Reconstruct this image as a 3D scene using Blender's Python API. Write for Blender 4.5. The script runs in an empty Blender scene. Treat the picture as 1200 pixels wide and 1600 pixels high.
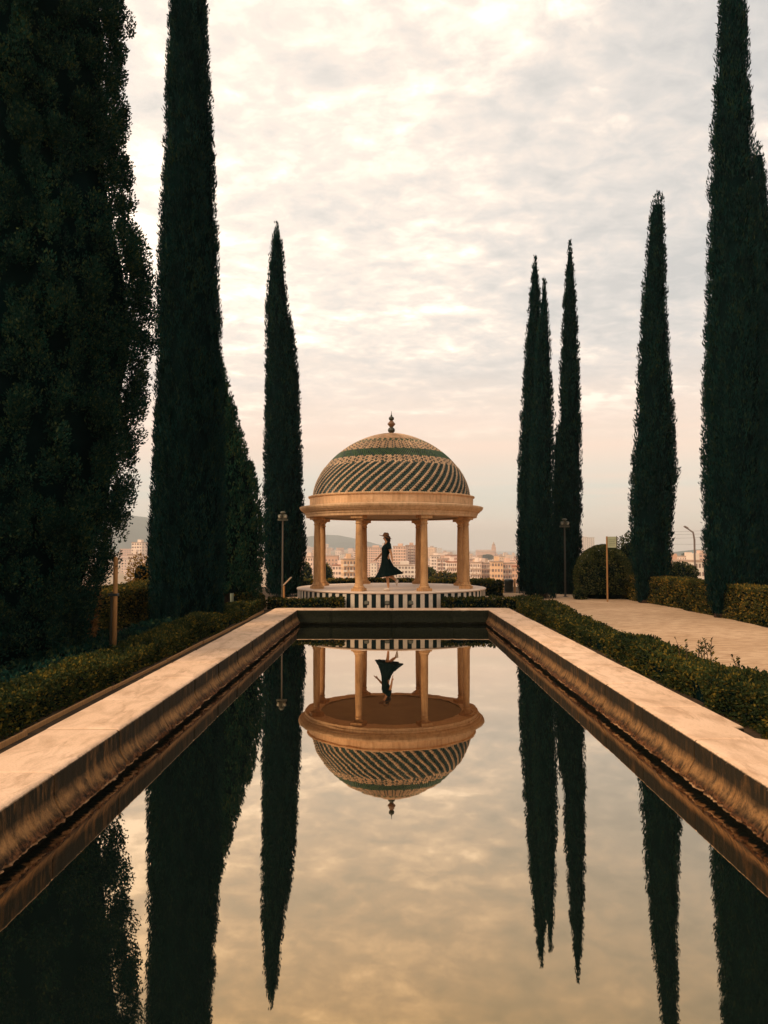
import bpy, math, random
import numpy as np
from mathutils import Vector

R = math.radians
sc = bpy.context.scene
COL = sc.collection

# ------------------------------------------------------------------ camera, sky, sun, exposure
CAM_H = 2.05                      # above the water (z = 0)
TILT = R(2.67)
FPX = 1200.0                      # focal length in pixels of the 1200 x 1600 photograph
cam_d = bpy.data.cameras.new('camera')
cam_d.sensor_fit = 'VERTICAL'
cam_d.sensor_height = 36.0
cam_d.lens = 36.0 * FPX / 1600.0
cam_d.shift_x = -9.0 / 1600.0
cam_d.clip_start = 0.05
cam_d.clip_end = 90000
cam = bpy.data.objects.new('camera', cam_d)
COL.objects.link(cam)
cam.location = (0, 0, CAM_H)
cam.rotation_euler = (R(90) + TILT, 0, 0)
sc.camera = cam

SUN_TO = Vector((-0.62, -0.50, 0.62)).normalized()     # direction towards the sun
SUN_EL = math.asin(SUN_TO.z)
SUN_AZ = math.atan2(SUN_TO.x, SUN_TO.y)
sun_d = bpy.data.lights.new('sun', 'SUN')
sun_d.energy = 1.5
sun_d.angle = R(24)
sun_d.color = (1.0, 0.75, 0.51)
sun = bpy.data.objects.new('sun', sun_d)
COL.objects.link(sun)
sun.rotation_euler = (-SUN_TO).to_track_quat('-Z', 'Y').to_euler()

sc.view_settings.view_transform = 'Standard'
sc.view_settings.look = 'None'
sc.view_settings.gamma = 1
sc.view_settings.use_curve_mapping = False
sc.view_settings.exposure = 1.05
sc.cycles.use_denoising = True
sc.cycles.max_bounces = 6
sc.cycles.diffuse_bounces = 3
sc.cycles.glossy_bounces = 3
sc.cycles.transparent_max_bounces = 8
sc.cycles.volume_bounces = 0


class NT:
    """tiny node-tree builder"""
    def __init__(self, tree):
        self.t = tree
        tree.nodes.clear()

    def n(self, typ, **kw):
        nd = self.t.nodes.new(typ)
        ins = kw.pop('ins', {})
        for k, v in kw.items():
            setattr(nd, k, v)
        for k, v in ins.items():
            s = nd.inputs[k]
            if isinstance(v, bpy.types.NodeSocket):
                self.t.links.new(v, s)
            else:
                s.default_value = v
        return nd

    def math(self, op, a, b=0.0, c=0.0, clamp=False):
        nd = self.n('ShaderNodeMath', operation=op, use_clamp=clamp, ins={0: a, 1: b, 2: c})
        return nd.outputs[0]

    def ramp(self, fac, stops, interp='LINEAR'):
        nd = self.n('ShaderNodeValToRGB', ins={0: fac})
        cr = nd.color_ramp
        cr.interpolation = interp
        while len(cr.elements) < len(stops):
            cr.elements.new(0.5)
        for e, (p, c) in zip(cr.elements, stops):
            e.position = p
            e.color = (c, c, c, 1) if not hasattr(c, '__len__') else (*c, 1)
        return nd.outputs[0]

    def mix(self, fac, a, b, blend='MIX'):
        nd = self.n('ShaderNodeMix', data_type='RGBA', blend_type=blend)
        for s, v in ((nd.inputs[0], fac), (nd.inputs[6], a), (nd.inputs[7], b)):
            if isinstance(v, bpy.types.NodeSocket):
                self.t.links.new(v, s)
            else:
                s.default_value = v if not hasattr(v, '__len__') else (*v[:3], 1)
        return nd.outputs[2]

    def noise(self, vec, scale, detail=4, rough=0.55, dist=0.0):
        nd = self.n('ShaderNodeTexNoise', ins={'Vector': vec, 'Scale': scale, 'Detail': detail, 'Roughness': rough, 'Distortion': dist})
        return nd.outputs[0]

    def mapping(self, vec, scale=(1, 1, 1), rot=(0, 0, 0), loc=(0, 0, 0)):
        return self.n('ShaderNodeMapping', ins={'Vector': vec, 'Scale': scale, 'Rotation': rot, 'Location': loc}).outputs[0]

    def maprange(self, v, a, b, c=0.0, d=1.0):
        return self.n('ShaderNodeMapRange', ins={0: v, 1: a, 2: b, 3: c, 4: d}).outputs[0]


world = bpy.data.worlds.new('World')
sc.world = world
world.use_nodes = True
w = NT(world.node_tree)
gen = w.n('ShaderNodeTexCoord').outputs['Generated']
sep = w.n('ShaderNodeSeparateXYZ', ins={0: gen})
dx, dy, dz = sep.outputs
el = w.math('ABSOLUTE', dz)
nish = w.n('ShaderNodeTexSky', sky_type='NISHITA', sun_disc=False)
nish.sun_elevation = SUN_EL
nish.sun_rotation = SUN_AZ
nish.air_density = 1.2
nish.dust_density = 3.0
# altocumulus sheet, seen in perspective on a flat layer
inv = w.math('DIVIDE', 1.0, w.math('ADD', el, 0.16))
cx_ = w.math('MULTIPLY', dx, inv)
cy_ = w.math('MULTIPLY', dy, inv)
cvec = w.n('ShaderNodeCombineXYZ', ins={0: cx_, 1: cy_, 2: 0.0}).outputs[0]
n1 = w.noise(w.mapping(cvec, (0.9, 1.05, 1), (0, 0, R(12))), 15.0, 7, 0.60, 0.3)
n2 = w.noise(w.mapping(cvec, (1.0, 1.5, 1), (0, 0, R(-25)), (3.1, 1.7, 0)), 3.4, 6, 0.58, 0.45)
n3 = w.noise(w.mapping(cvec, (1.0, 1.0, 1), (0, 0, 0), (7.1, 4.2, 0)), 1.1, 3, 0.5, 0.2)
lump = w.math('ADD', w.math('MULTIPLY', n1, 0.30), w.math('ADD', w.math('MULTIPLY', n2, 0.36), w.math('MULTIPLY', n3, 0.34)))
lumpn = w.maprange(lump, 0.39, 0.605)
cloud = w.ramp(lumpn, [(0.0, (3.95, 3.90, 3.78)), (0.30, (4.65, 4.45, 4.22)), (0.55, (5.45, 4.95, 4.50)), (0.78, (6.8, 6.0, 5.2)), (1.0, (8.8, 7.8, 6.7))])
# warmer, brighter part of the sheet in the north-west of the place (thin cloud)
gd = w.n('ShaderNodeVectorMath', operation='DOT_PRODUCT', ins={0: gen, 1: Vector((-0.42, 0.86, 0.33)).normalized()}).outputs['Value']
glow = w.maprange(gd, 0.60, 1.0, 0.0, 0.40)
cloud = w.mix(1.0, cloud, w.n('ShaderNodeCombineXYZ', ins={0: w.math('ADD', 1.0, glow), 1: w.math('ADD', 1.0, w.math('MULTIPLY', glow, 0.78)), 2: w.math('ADD', 1.0, w.math('MULTIPLY', glow, 0.55))}).outputs[0], 'MULTIPLY')
# clear milky strip and pink bars near the horizon
bars = w.noise(w.mapping(gen, (1.3, 1.3, 22)), 2.2, 4, 0.5, 0.2)
low = w.ramp(el, [(0.0, (6.2, 5.25, 4.1)), (0.03, (6.1, 5.35, 4.3)), (0.075, (5.3, 5.2, 4.45)), (0.13, (7.3, 5.45, 4.3)), (0.18, (7.0, 5.5, 4.5)), (0.25, (5.3, 4.85, 4.4))])
lowb = w.mix(w.maprange(bars, 0.45, 0.68), low, (6.7, 5.3, 4.25))
lowfac = w.math('ADD', el, w.math('MULTIPLY', w.math('SUBTRACT', n2, 0.5), 0.10))
cl2 = w.mix(w.maprange(lowfac, 0.13, 0.27), lowb, cloud)
col = w.mix(0.94, nish.outputs[0], cl2)
bg = w.n('ShaderNodeBackground', ins={'Color': col, 'Strength': 0.0765})
wo = w.n('ShaderNodeOutputWorld')
world.node_tree.links.new(bg.outputs[0], wo.inputs[0])


# ------------------------------------------------------------------ helpers
def P(px, py, D):
    """point at depth D (world y) seen at photograph pixel px, py"""
    a = (px - 609.0) / FPX
    b = (800.0 - py) / FPX
    t = D / (math.cos(TILT) - b * math.sin(TILT))
    return Vector((a * t, D, CAM_H + (math.sin(TILT) + b * math.cos(TILT)) * t))


def tag(o, label, cat, group=None, kind=None):
    if label:
        o['label'] = label
    if cat:
        o['category'] = cat
    if group:
        o['group'] = group
    if kind:
        o['kind'] = kind
    return o


def empty(name, loc=(0, 0, 0), rz=0.0):
    o = bpy.data.objects.new(name, None)
    o.empty_display_size = 0.2
    COL.objects.link(o)
    o.location = loc
    o.rotation_euler = (0, 0, rz)
    return o


def link_mesh(name, me, mat=None, parent=None):
    o = bpy.data.objects.new(name, me)
    if mat is not None and len(me.materials) == 0:
        for m_ in (mat if isinstance(mat, (list, tuple)) else [mat]):
            me.materials.append(m_)
    COL.objects.link(o)
    if parent is not None:
        o.parent = parent
    return o


def np_mesh(name, verts, quads, mat_idx=None, smooth=False):
    """fast mesh from (n,3) vertices and (m,k) faces"""
    verts = np.asarray(verts, dtype=np.float32)
    quads = np.asarray(quads, dtype=np.int32)
    me = bpy.data.meshes.new(name)
    me.vertices.add(len(verts))
    me.vertices.foreach_set('co', verts.ravel())
    k = quads.shape[1]
    me.loops.add(quads.size)
    me.loops.foreach_set('vertex_index', quads.ravel())
    me.polygons.add(len(quads))
    me.polygons.foreach_set('loop_start', np.arange(0, quads.size, k, dtype=np.int32))
    me.polygons.foreach_set('loop_total', np.full(len(quads), k, dtype=np.int32))
    if mat_idx is not None:
        me.polygons.foreach_set('material_index', np.asarray(mat_idx, dtype=np.int32))
    me.polygons.foreach_set('use_smooth', np.full(len(quads), smooth, dtype=bool))
    me.update(calc_edges=True)
    me.validate()
    return me


class MB:
    """collects simple solids into one mesh"""
    def __init__(self):
        self.v, self.f, self.s = [], [], []

    def add(self, verts, faces, smooth=False):
        b = len(self.v)
        self.v += [tuple(p) for p in verts]
        self.f += [tuple(b + i for i in f) for f in faces]
        self.s += [smooth] * len(faces)
        return self

    def box(self, x0, x1, y0, y1, z0, z1, taper=0.0):
        t = taper
        vs = [(x0, y0, z0), (x1, y0, z0), (x1, y1, z0), (x0, y1, z0),
              (x0 + t, y0 + t, z1), (x1 - t, y0 + t, z1), (x1 - t, y1 - t, z1), (x0 + t, y1 - t, z1)]
        return self.add(vs, [(3, 2, 1, 0), (4, 5, 6, 7), (0, 1, 5, 4), (1, 2, 6, 5), (2, 3, 7, 6), (3, 0, 4, 7)])

    def bbox(self, x0, x1, y0, y1, z0, z1, b):
        """box with chamfered vertical and top edges"""
        b = min(b, (x1 - x0) * .3, (y1 - y0) * .3, (z1 - z0) * .4)
        def ring(i, z):
            return [(x0 + b + i, y0 + i, z), (x1 - b - i, y0 + i, z), (x1 - i, y0 + b + i, z), (x1 - i, y1 - b - i, z),
                    (x1 - b - i, y1 - i, z), (x0 + b + i, y1 - i, z), (x0 + i, y1 - b - i, z), (x0 + i, y0 + b + i, z)]
        return self.rings([ring(0, z0), ring(0, z1 - b), ring(b, z1)], cap=True)

    def rings(self, rings, cap=True, smooth=False):
        n = len(rings[0])
        vs = [p for r in rings for p in r]
        fs = []
        for i in range(len(rings) - 1):
            for j in range(n):
                k = (j + 1) % n
                fs.append((i * n + j, i * n + k, (i + 1) * n + k, (i + 1) * n + j))
        self.add(vs, fs, smooth)
        if cap:
            b = len(self.v) - len(vs)
            self.f.append(tuple(b + j for j in reversed(range(n))))
            self.f.append(tuple(b + (len(rings) - 1) * n + j for j in range(n)))
            self.s += [False, False]
        return self

    def lathe(self, prof, n=24, c=(0, 0), smooth=True, cap=True):
        rs = [[(c[0] + r * math.cos(2 * math.pi * j / n), c[1] + r * math.sin(2 * math.pi * j / n), z) for j in range(n)] for r, z in prof]
        return self.rings(rs, cap, smooth)

    def tube(self, pts, rad, n=8, smooth=True):
        pts = [Vector(p) for p in pts]
        if not hasattr(rad, '__len__'):
            rad = [rad] * len(pts)
        rs = []
        for i, p in enumerate(pts):
            d = (pts[min(i + 1, len(pts) - 1)] - pts[max(i - 1, 0)]).normalized()
            a = d.cross(Vector((0, 0, 1)))
            if a.length < 1e-3:
                a = d.cross(Vector((0, 1, 0)))
            a.normalize()
            b = d.cross(a)
            rs.append([tuple(p + rad[i] * (math.cos(2 * math.pi * j / n) * a - math.sin(2 * math.pi * j / n) * b)) for j in range(n)])
        return self.rings(rs, True, smooth)

    def mesh(self, name):
        me = bpy.data.meshes.new(name)
        me.from_pydata(self.v, [], self.f)
        me.polygons.foreach_set('use_smooth', self.s)
        me.update()
        return me

    def build(self, name, mat, parent=None, loc=None, rz=None):
        o = link_mesh(name, self.mesh(name), mat, parent)
        if loc is not None:
            o.location = loc
        if rz is not None:
            o.rotation_euler = (0, 0, rz)
        return o


def sinnoise(p, seed, freq, n=7):
    """smooth pseudo-noise in [-1, 1] at (m,3) points"""
    rg = np.random.default_rng(seed)
    out = np.zeros(len(p))
    for i in range(n):
        k = rg.normal(size=3)
        k = k / np.linalg.norm(k) * freq * rg.uniform(0.6, 1.6)
        out += np.sin(p @ k + rg.uniform(0, 6.28))
    return out / (n * 0.55)


def leaves(pts, dirs, length, width, rg, flat=None):
    """kite-shaped leaves rooted at pts, pointing along dirs"""
    n = len(pts)
    dirs = dirs / (np.linalg.norm(dirs, axis=1, keepdims=True) + 1e-9)
    side = np.cross(dirs, rg.normal(size=(n, 3)) if flat is None else flat)
    side /= (np.linalg.norm(side, axis=1, keepdims=True) + 1e-9)
    L = (length * rg.uniform(0.6, 1.35, n))[:, None]
    W = (width * rg.uniform(0.6, 1.3, n))[:, None]
    nrm = np.cross(dirs, side)
    v = np.empty((n, 4, 3))
    v[:, 0] = pts - dirs * L * 0.5
    v[:, 1] = pts - dirs * L * 0.02 + side * W * 0.5 + nrm * W * 0.15
    v[:, 2] = pts + dirs * L * 0.5
    v[:, 3] = pts - dirs * L * 0.02 - side * W * 0.5 + nrm * W * 0.15
    q = np.arange(n * 4, dtype=np.int32).reshape(n, 4)
    return v.reshape(-1, 3), q


# ------------------------------------------------------------------ materials
def new_mat(name):
    m = bpy.data.materials.new(name)
    m.use_nodes = True
    return m, NT(m.node_tree)


def finish(m, t, shader):
    o = t.n('ShaderNodeOutputMaterial')
    m.node_tree.links.new(shader, o.inputs[0])
    return m


def m_plain(name, col, rough=0.7, var=0.12, scale=6.0, bump=0.0, spec=0.3, metal=0.0, stretch=(1, 1, 1)):
    m, t = new_mat(name)
    oc = t.n('ShaderNodeTexCoord').outputs['Object']
    nz = t.noise(t.mapping(oc, stretch), scale, 5, 0.6)
    c = t.mix(t.maprange(nz, 0.3, 0.7), tuple(x * (1 - var) for x in col), tuple(min(1, x * (1 + var)) for x in col))
    b = t.n('ShaderNodeBsdfPrincipled', ins={'Base Color': c, 'Roughness': rough, 'Specular IOR Level': spec, 'Metallic': metal})
    if bump:
        bn = t.n('ShaderNodeBump', ins={'Strength': bump, 'Distance': 0.02, 'Height': t.noise(oc, scale * 6, 4, 0.6)})
        t.t.links.new(bn.outputs[0], b.inputs['Normal'])
    return finish(m, t, b.outputs[0])


def m_leaf(name, dark, light, ochre=None, ofrac=0.0, trans=0.25, nscale=1.2, rough=0.8, spec=0.04, zs=1.0):
    m, t = new_mat(name)
    geo = t.n('ShaderNodeNewGeometry')
    rnd = geo.outputs['Random Per Island']
    oc = t.n('ShaderNodeTexCoord').outputs['Object']
    nz = t.noise(t.mapping(oc, (1, 1, zs)), nscale, 5, 0.62)
    f = t.math('ADD', t.math('MULTIPLY', rnd, 0.42), t.math('MULTIPLY', t.maprange(nz, 0.38, 0.64), 0.58))
    c = t.mix(f, dark, light)
    if ochre:
        f2 = t.math('FRACT', t.math('MULTIPLY', rnd, 37.7))
        f3 = t.math('ADD', f2, t.math('MULTIPLY', t.math('SUBTRACT', nz, 0.5), 0.9))
        c = t.mix(t.maprange(f3, 1.0 - ofrac - 0.15, 1.0 - ofrac + 0.15), c, ochre)
    b = t.n('ShaderNodeBsdfPrincipled', ins={'Base Color': c, 'Roughness': rough, 'Specular IOR Level': spec})
    tr = t.n('ShaderNodeBsdfTranslucent', ins={'Color': c})
    mx = t.n('ShaderNodeMixShader', ins={0: trans, 1: b.outputs[0], 2: tr.outputs[0]})
    return finish(m, t, mx.outputs[0])


def m_stone(name, a, b_, stain, stain_amt=0.5, scale=1.6, rough=0.8, bump=0.25, streak=None, streak_amt=0.7):
    """weathered render: two tones, blotchy stains, optional vertical run-off streaks"""
    m, t = new_mat(name)
    oc = t.n('ShaderNodeNewGeometry').outputs['Position']
    big = t.noise(oc, scale, 6, 0.62, 0.3)
    fine = t.noise(oc, scale * 14, 5, 0.6)
    c = t.mix(t.maprange(big, 0.32, 0.68), a, b_)
    c = t.mix(t.math('MULTIPLY', t.maprange(fine, 0.35, 0.75), 0.25), c, stain)
    bl = t.noise(t.mapping(oc, (1, 1, 1), (0, 0, 0), (11, 5, 2)), scale * 1.9, 6, 0.68, 0.6)
    c = t.mix(t.math('MULTIPLY', t.maprange(bl, 0.55, 0.74), stain_amt), c, stain)
    if streak:
        st = t.noise(t.mapping(oc, (9, 9, 0.9)), 1.5, 5, 0.65, 0.1)
        c = t.mix(t.math('MULTIPLY', t.maprange(st, 0.44, 0.66), streak_amt), c, streak)
    bs = t.n('ShaderNodeBsdfPrincipled', ins={'Base Color': c, 'Roughness': rough, 'Specular IOR Level': 0.25})
    h = t.math('ADD', t.math('MULTIPLY', fine, 0.6), big)
    bn = t.n('ShaderNodeBump', ins={'Strength': bump, 'Distance': 0.02, 'Height': h})
    t.t.links.new(bn.outputs[0], bs.inputs['Normal'])
    return finish(m, t, bs.outputs[0])


def m_poolwall(moss_shade=False):
    """coping concrete: clean on the tread, algae streaks and painted shade on the upright face, pale flare, brown crumbling foot"""
    m, t = new_mat('coping_concrete')
    g = t.n('ShaderNodeNewGeometry')
    pos = g.outputs['Position']
    px, py, pz = t.n('ShaderNodeSeparateXYZ', ins={0: pos}).outputs
    nz = t.n('ShaderNodeSeparateXYZ', ins={0: g.outputs['True Normal']}).outputs[2]
    big = t.noise(pos, 0.9, 6, 0.62, 0.4)
    blot = t.noise(t.mapping(pos, (1.6, 0.7, 1)), 2.3, 6, 0.66, 0.5)
    fine = t.noise(pos, 45, 4, 0.6)
    top = t.mix(t.maprange(big, 0.3, 0.7), (0.84, 0.57, 0.38), (0.74, 0.475, 0.295))
    top = t.mix(t.math('MULTIPLY', t.maprange(blot, 0.46, 0.70), 0.62), top, (0.40, 0.235, 0.13))
    edge = t.noise(t.mapping(pos, (3.0, 0.9, 1), (0, 0, R(8))), 1.7, 7, 0.7, 0.8)
    top = t.mix(t.math('MULTIPLY', t.maprange(edge, 0.53, 0.66), 0.5), top, (0.36, 0.20, 0.105))
    top = t.mix(t.math('MULTIPLY', t.maprange(fine, 0.5, 0.75), 0.25), top, (0.36, 0.22, 0.13))
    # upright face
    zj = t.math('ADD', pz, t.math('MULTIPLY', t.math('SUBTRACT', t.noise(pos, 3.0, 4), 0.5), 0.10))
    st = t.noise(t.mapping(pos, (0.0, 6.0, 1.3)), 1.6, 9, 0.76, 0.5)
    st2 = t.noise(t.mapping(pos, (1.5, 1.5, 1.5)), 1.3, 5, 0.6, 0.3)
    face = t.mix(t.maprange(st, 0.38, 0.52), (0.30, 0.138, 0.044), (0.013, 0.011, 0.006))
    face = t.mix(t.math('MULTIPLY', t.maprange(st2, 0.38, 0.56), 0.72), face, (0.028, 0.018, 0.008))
    face = t.mix(t.math('MULTIPLY', t.maprange(zj, 0.18, 0.25), t.maprange(st2, 0.25, 0.6, 0.35, 0.85)), face, (0.020, 0.015, 0.008))  # upper face darkened further so its reflection in the water stays dark
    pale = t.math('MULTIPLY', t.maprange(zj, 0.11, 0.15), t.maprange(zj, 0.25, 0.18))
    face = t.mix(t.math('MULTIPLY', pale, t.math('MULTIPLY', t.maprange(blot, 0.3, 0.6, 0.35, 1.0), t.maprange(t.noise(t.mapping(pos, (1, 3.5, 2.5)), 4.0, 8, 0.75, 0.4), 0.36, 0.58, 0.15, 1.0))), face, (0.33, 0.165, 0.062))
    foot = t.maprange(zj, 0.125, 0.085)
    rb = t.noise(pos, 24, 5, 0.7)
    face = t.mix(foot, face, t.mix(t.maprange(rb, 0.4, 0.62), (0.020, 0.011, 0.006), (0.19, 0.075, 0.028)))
    lip_glint = t.math('MULTIPLY', t.maprange(pz, 0.072, 0.062), t.maprange(pz, 0.045, 0.052))  # broken pale line painted on as the lip edge's highlight
    face = t.mix(t.math('MULTIPLY', lip_glint, t.maprange(t.noise(pos, 2.2, 3), 0.42, 0.55)), face, (0.42, 0.24, 0.12))
    face = t.mix(t.maprange(pz, 0.052, 0.044), face, (0.010, 0.010, 0.007))  # undercut below the lip painted near black: wet algae and shade
    if moss_shade:
        face = t.mix(t.maprange(rb, 0.35, 0.7), (0.006, 0.008, 0.004), (0.024, 0.024, 0.010))  # moss tones, painted darker still for the shade on the backlit end wall
    face = t.mix(t.math('MULTIPLY', t.maprange(t.noise(pos, 70, 4, 0.7), 0.5, 0.7), 0.5), face, (0.02, 0.014, 0.008))
    lip = t.maprange(pz, 0.375, 0.392)
    face = t.mix(lip, face, (0.60, 0.40, 0.25))
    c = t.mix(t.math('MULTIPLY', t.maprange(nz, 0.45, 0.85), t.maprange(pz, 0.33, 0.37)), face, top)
    bs = t.n('ShaderNodeBsdfPrincipled', ins={'Base Color': c, 'Roughness': 0.8, 'Specular IOR Level': 0.10})
    h = t.math('ADD', t.math('MULTIPLY', fine, 0.35), t.math('MULTIPLY', rb, t.math('ADD', 0.15, foot)))
    bn = t.n('ShaderNodeBump', ins={'Strength': 0.8, 'Distance': 0.02, 'Height': h})
    t.t.links.new(bn.outputs[0], bs.inputs['Normal'])
    return finish(m, t, bs.outputs[0])


def m_water():
    m, t = new_mat('pool_water')
    pos = t.n('ShaderNodeNewGeometry').outputs['Position']
    rip = t.noise(t.mapping(pos, (1, 1, 1)), 1.6, 3, 0.5)
    bn = t.n('ShaderNodeBump', ins={'Strength': 0.05, 'Distance': 0.01, 'Height': rip}).outputs[0]
    fr = t.n('ShaderNodeLayerWeight', ins={'Blend': 0.5, 'Normal': bn}).outputs['Facing']   # 0 facing, 1 grazing
    fac = t.maprange(fr, 0.45, 0.95, 0.57, 0.85)
    tint = t.mix(t.maprange(fr, 0.46, 0.90), (0.74, 0.525, 0.275), (1.0, 0.94, 0.84))
    gl = t.n('ShaderNodeBsdfGlossy', ins={'Color': tint, 'Roughness': 0.012, 'Normal': bn})
    df = t.n('ShaderNodeBsdfDiffuse', ins={'Color': (0.006, 0.012, 0.010, 1)})
    mx = t.n('ShaderNodeMixShader', ins={0: fac, 1: df.outputs[0], 2: gl.outputs[0]})
    return finish(m, t, mx.outputs[0])


def m_gravel(name, a, b_, c_, scale=1.0):
    m, t = new_mat(name)
    pos = t.n('ShaderNodeNewGeometry').outputs['Position']
    big = t.noise(pos, 0.55 * scale, 5, 0.6, 0.5)
    mid = t.noise(t.mapping(pos, (1, 2.4, 1), (0, 0, R(14))), 3.0 * scale, 5, 0.65, 0.4)
    fine = t.noise(pos, 60 * scale, 3, 0.6)
    c = t.mix(t.maprange(big, 0.3, 0.7), a, b_)
    c = t.mix(t.math('MULTIPLY', t.maprange(mid, 0.44, 0.66), 0.75), c, c_)
    c = t.mix(t.math('MULTIPLY', t.maprange(fine, 0.52, 0.7), 0.45), c, c_)
    bs = t.n('ShaderNodeBsdfPrincipled', ins={'Base Color': c, 'Roughness': 0.95, 'Specular IOR Level': 0.1})
    bn = t.n('ShaderNodeBump', ins={'Strength': 0.5, 'Distance': 0.02, 'Height': t.math('ADD', fine, mid)})
    t.t.links.new(bn.outputs[0], bs.inputs['Normal'])
    return finish(m, t, bs.outputs[0])


M = {}
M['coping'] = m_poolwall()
M['coping_moss_shade'] = m_poolwall(True)
M['water'] = m_water()
M['soil'] = m_gravel('soil', (0.055, 0.034, 0.018), (0.035, 0.024, 0.014), (0.10, 0.058, 0.028))
M['path'] = m_gravel('sandy_path', (0.64, 0.43, 0.265), (0.50, 0.32, 0.185), (0.32, 0.18, 0.092))
M['stone'] = m_stone('gazebo_stone', (0.82, 0.53, 0.295), (0.70, 0.42, 0.215), (0.34, 0.18, 0.085), 0.6, 1.7, streak=(0.27, 0.13, 0.05), streak_amt=0.35)
M['column'] = m_stone('column_stone', (0.70, 0.395, 0.175), (0.54, 0.28, 0.112), (0.24, 0.115, 0.046), 0.65, 2.4, streak=(0.22, 0.10, 0.04), streak_amt=0.45)
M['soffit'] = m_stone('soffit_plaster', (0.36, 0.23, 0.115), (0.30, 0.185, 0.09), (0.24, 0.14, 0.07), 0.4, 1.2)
M['floor'] = m_stone('platform_floor', (0.84, 0.64, 0.48), (0.78, 0.57, 0.42), (0.5, 0.33, 0.2), 0.3, 1.0, rough=0.6, bump=0.1)
M['white_tile'] = m_stone('white_stripe', (0.78, 0.65, 0.50), (0.70, 0.57, 0.43), (0.36, 0.26, 0.16), 0.4, 3.0, rough=0.45, bump=0.08)
M['black_tile'] = m_plain('black_stripe', (0.007, 0.016, 0.015), 0.5, 0.3, 5, spec=0.1)
M['tile_tan'] = m_plain('roof_tile_tan', (0.46, 0.295, 0.17), 0.5, 0.35, 5, spec=0.2)
M['tile_dark'] = m_plain('roof_tile_dark', (0.030, 0.050, 0.037), 0.35, 0.5, 9, spec=0.25)
M['tile_green'] = m_plain('roof_tile_green', (0.050, 0.082, 0.034), 0.35, 0.4, 9, spec=0.2)
M['glaze_brown'] = m_plain('glazed_brown', (0.17, 0.085, 0.04), 0.4, 0.3, 8)
M['glaze_dark'] = m_plain('glazed_dark', (0.045, 0.045, 0.03), 0.35, 0.3, 8)
M['bark'] = m_plain('bark', (0.075, 0.042, 0.024), 0.9, 0.4, 8, 0.5, stretch=(4, 4, 0.6))
M['cypress'] = m_leaf('cypress_leaf', (0.0017, 0.0090, 0.0090), (0.0058, 0.034, 0.029), (0.026, 0.040, 0.014), 0.10, 0.12, 3.0, zs=0.30)
M['cypress_b'] = m_leaf('cypress_leaf_loose', (0.0018, 0.0088, 0.0080), (0.0090, 0.042, 0.028), (0.045, 0.060, 0.020), 0.15, 0.12, 2.4, zs=0.8)
M['cypress_c'] = m_leaf('cypress_leaf_fresh', (0.0035, 0.017, 0.012), (0.016, 0.062, 0.034), (0.055, 0.072, 0.022), 0.16, 0.15, 2.4, zs=0.5)
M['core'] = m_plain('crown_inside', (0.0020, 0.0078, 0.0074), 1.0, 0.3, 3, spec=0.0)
M['dry_leaf'] = m_leaf('dry_leaf', (0.10, 0.045, 0.015), (0.26, 0.115, 0.03), None, 0, 0.2)
M['box_leaf'] = m_leaf('box_hedge_leaf', (0.009, 0.018, 0.008), (0.050, 0.062, 0.017), (0.18, 0.120, 0.018), 0.16, 0.25, 1.6)
M['ochre_leaf'] = m_leaf('ochre_hedge_leaf', (0.018, 0.026, 0.009), (0.095, 0.090, 0.024), (0.28, 0.165, 0.028), 0.20, 0.3, 1.4)  # olive leaves with a random share of ochre ones
M['bush_leaf'] = m_leaf('topiary_leaf', (0.008, 0.018, 0.009), (0.060, 0.075, 0.024), (0.14, 0.12, 0.032), 0.20, 0.2, 2.5)
M['mid_leaf'] = m_leaf('broad_leaf', (0.030, 0.045, 0.018), (0.075, 0.085, 0.028), (0.15, 0.11, 0.03), 0.2, 0.25, 0.8)
M['yellow_leaf'] = m_leaf('golden_leaf', (0.16, 0.09, 0.018), (0.36, 0.20, 0.03), None, 0, 0.3, 1.2)
M['timber'] = m_plain('timber', (0.34, 0.165, 0.055), 0.7, 0.3, 10, 0.3, stretch=(6, 6, 0.5))
M['pole'] = m_plain('painted_pole', (0.060, 0.043, 0.022), 0.55, 0.12, 6)
M['lamp_metal'] = m_plain('lamp_housing', (0.11, 0.10, 0.065), 0.45, 0.15, 9)
M['lamp_glass'] = m_plain('lamp_glass', (0.42, 0.38, 0.28), 0.2, 0.08, 9)
M['dark_metal'] = m_plain('dark_metal', (0.020, 0.026, 0.024), 0.5, 0.3, 8)
M['sign'] = m_plain('sign_panel', (0.42, 0.43, 0.27), 0.5, 0.06, 8)
M['sign_ink'] = m_plain('sign_ink', (0.22, 0.23, 0.14), 0.6, 0.1, 8)
M['plaque'] = m_plain('plaque_panel', (0.62, 0.46, 0.32), 0.5, 0.08, 8)
M['bollard'] = m_plain('bollard_paint', (0.42, 0.45, 0.30), 0.5, 0.1, 8)
M['grey_metal'] = m_plain('street_lamp_metal', (0.16, 0.12, 0.10), 0.5, 0.1, 5)
M['skin'] = m_plain('skin', (0.52, 0.25, 0.12), 0.55, 0.06, 14)
M['dress'] = m_plain('black_dress', (0.0045, 0.0105, 0.010), 0.95, 0.2, 9, 0.1, spec=0.03)
M['hat'] = m_plain('brown_felt', (0.17, 0.078, 0.030), 0.9, 0.15, 12, 0.1)
M['hair'] = m_plain('dark_hair', (0.018, 0.014, 0.010), 0.5, 0.3, 20, stretch=(8, 8, 1))
M['shoe'] = m_plain('white_canvas', (0.68, 0.54, 0.42), 0.7, 0.06, 14)
M['land'] = m_gravel('valley_ground', (0.40, 0.27, 0.18), (0.20, 0.17, 0.09), (0.46, 0.32, 0.22), 0.012)
M['hill'] = m_plain('hill_scrub', (0.040, 0.066, 0.050), 1.0, 0.45, 0.012)
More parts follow.
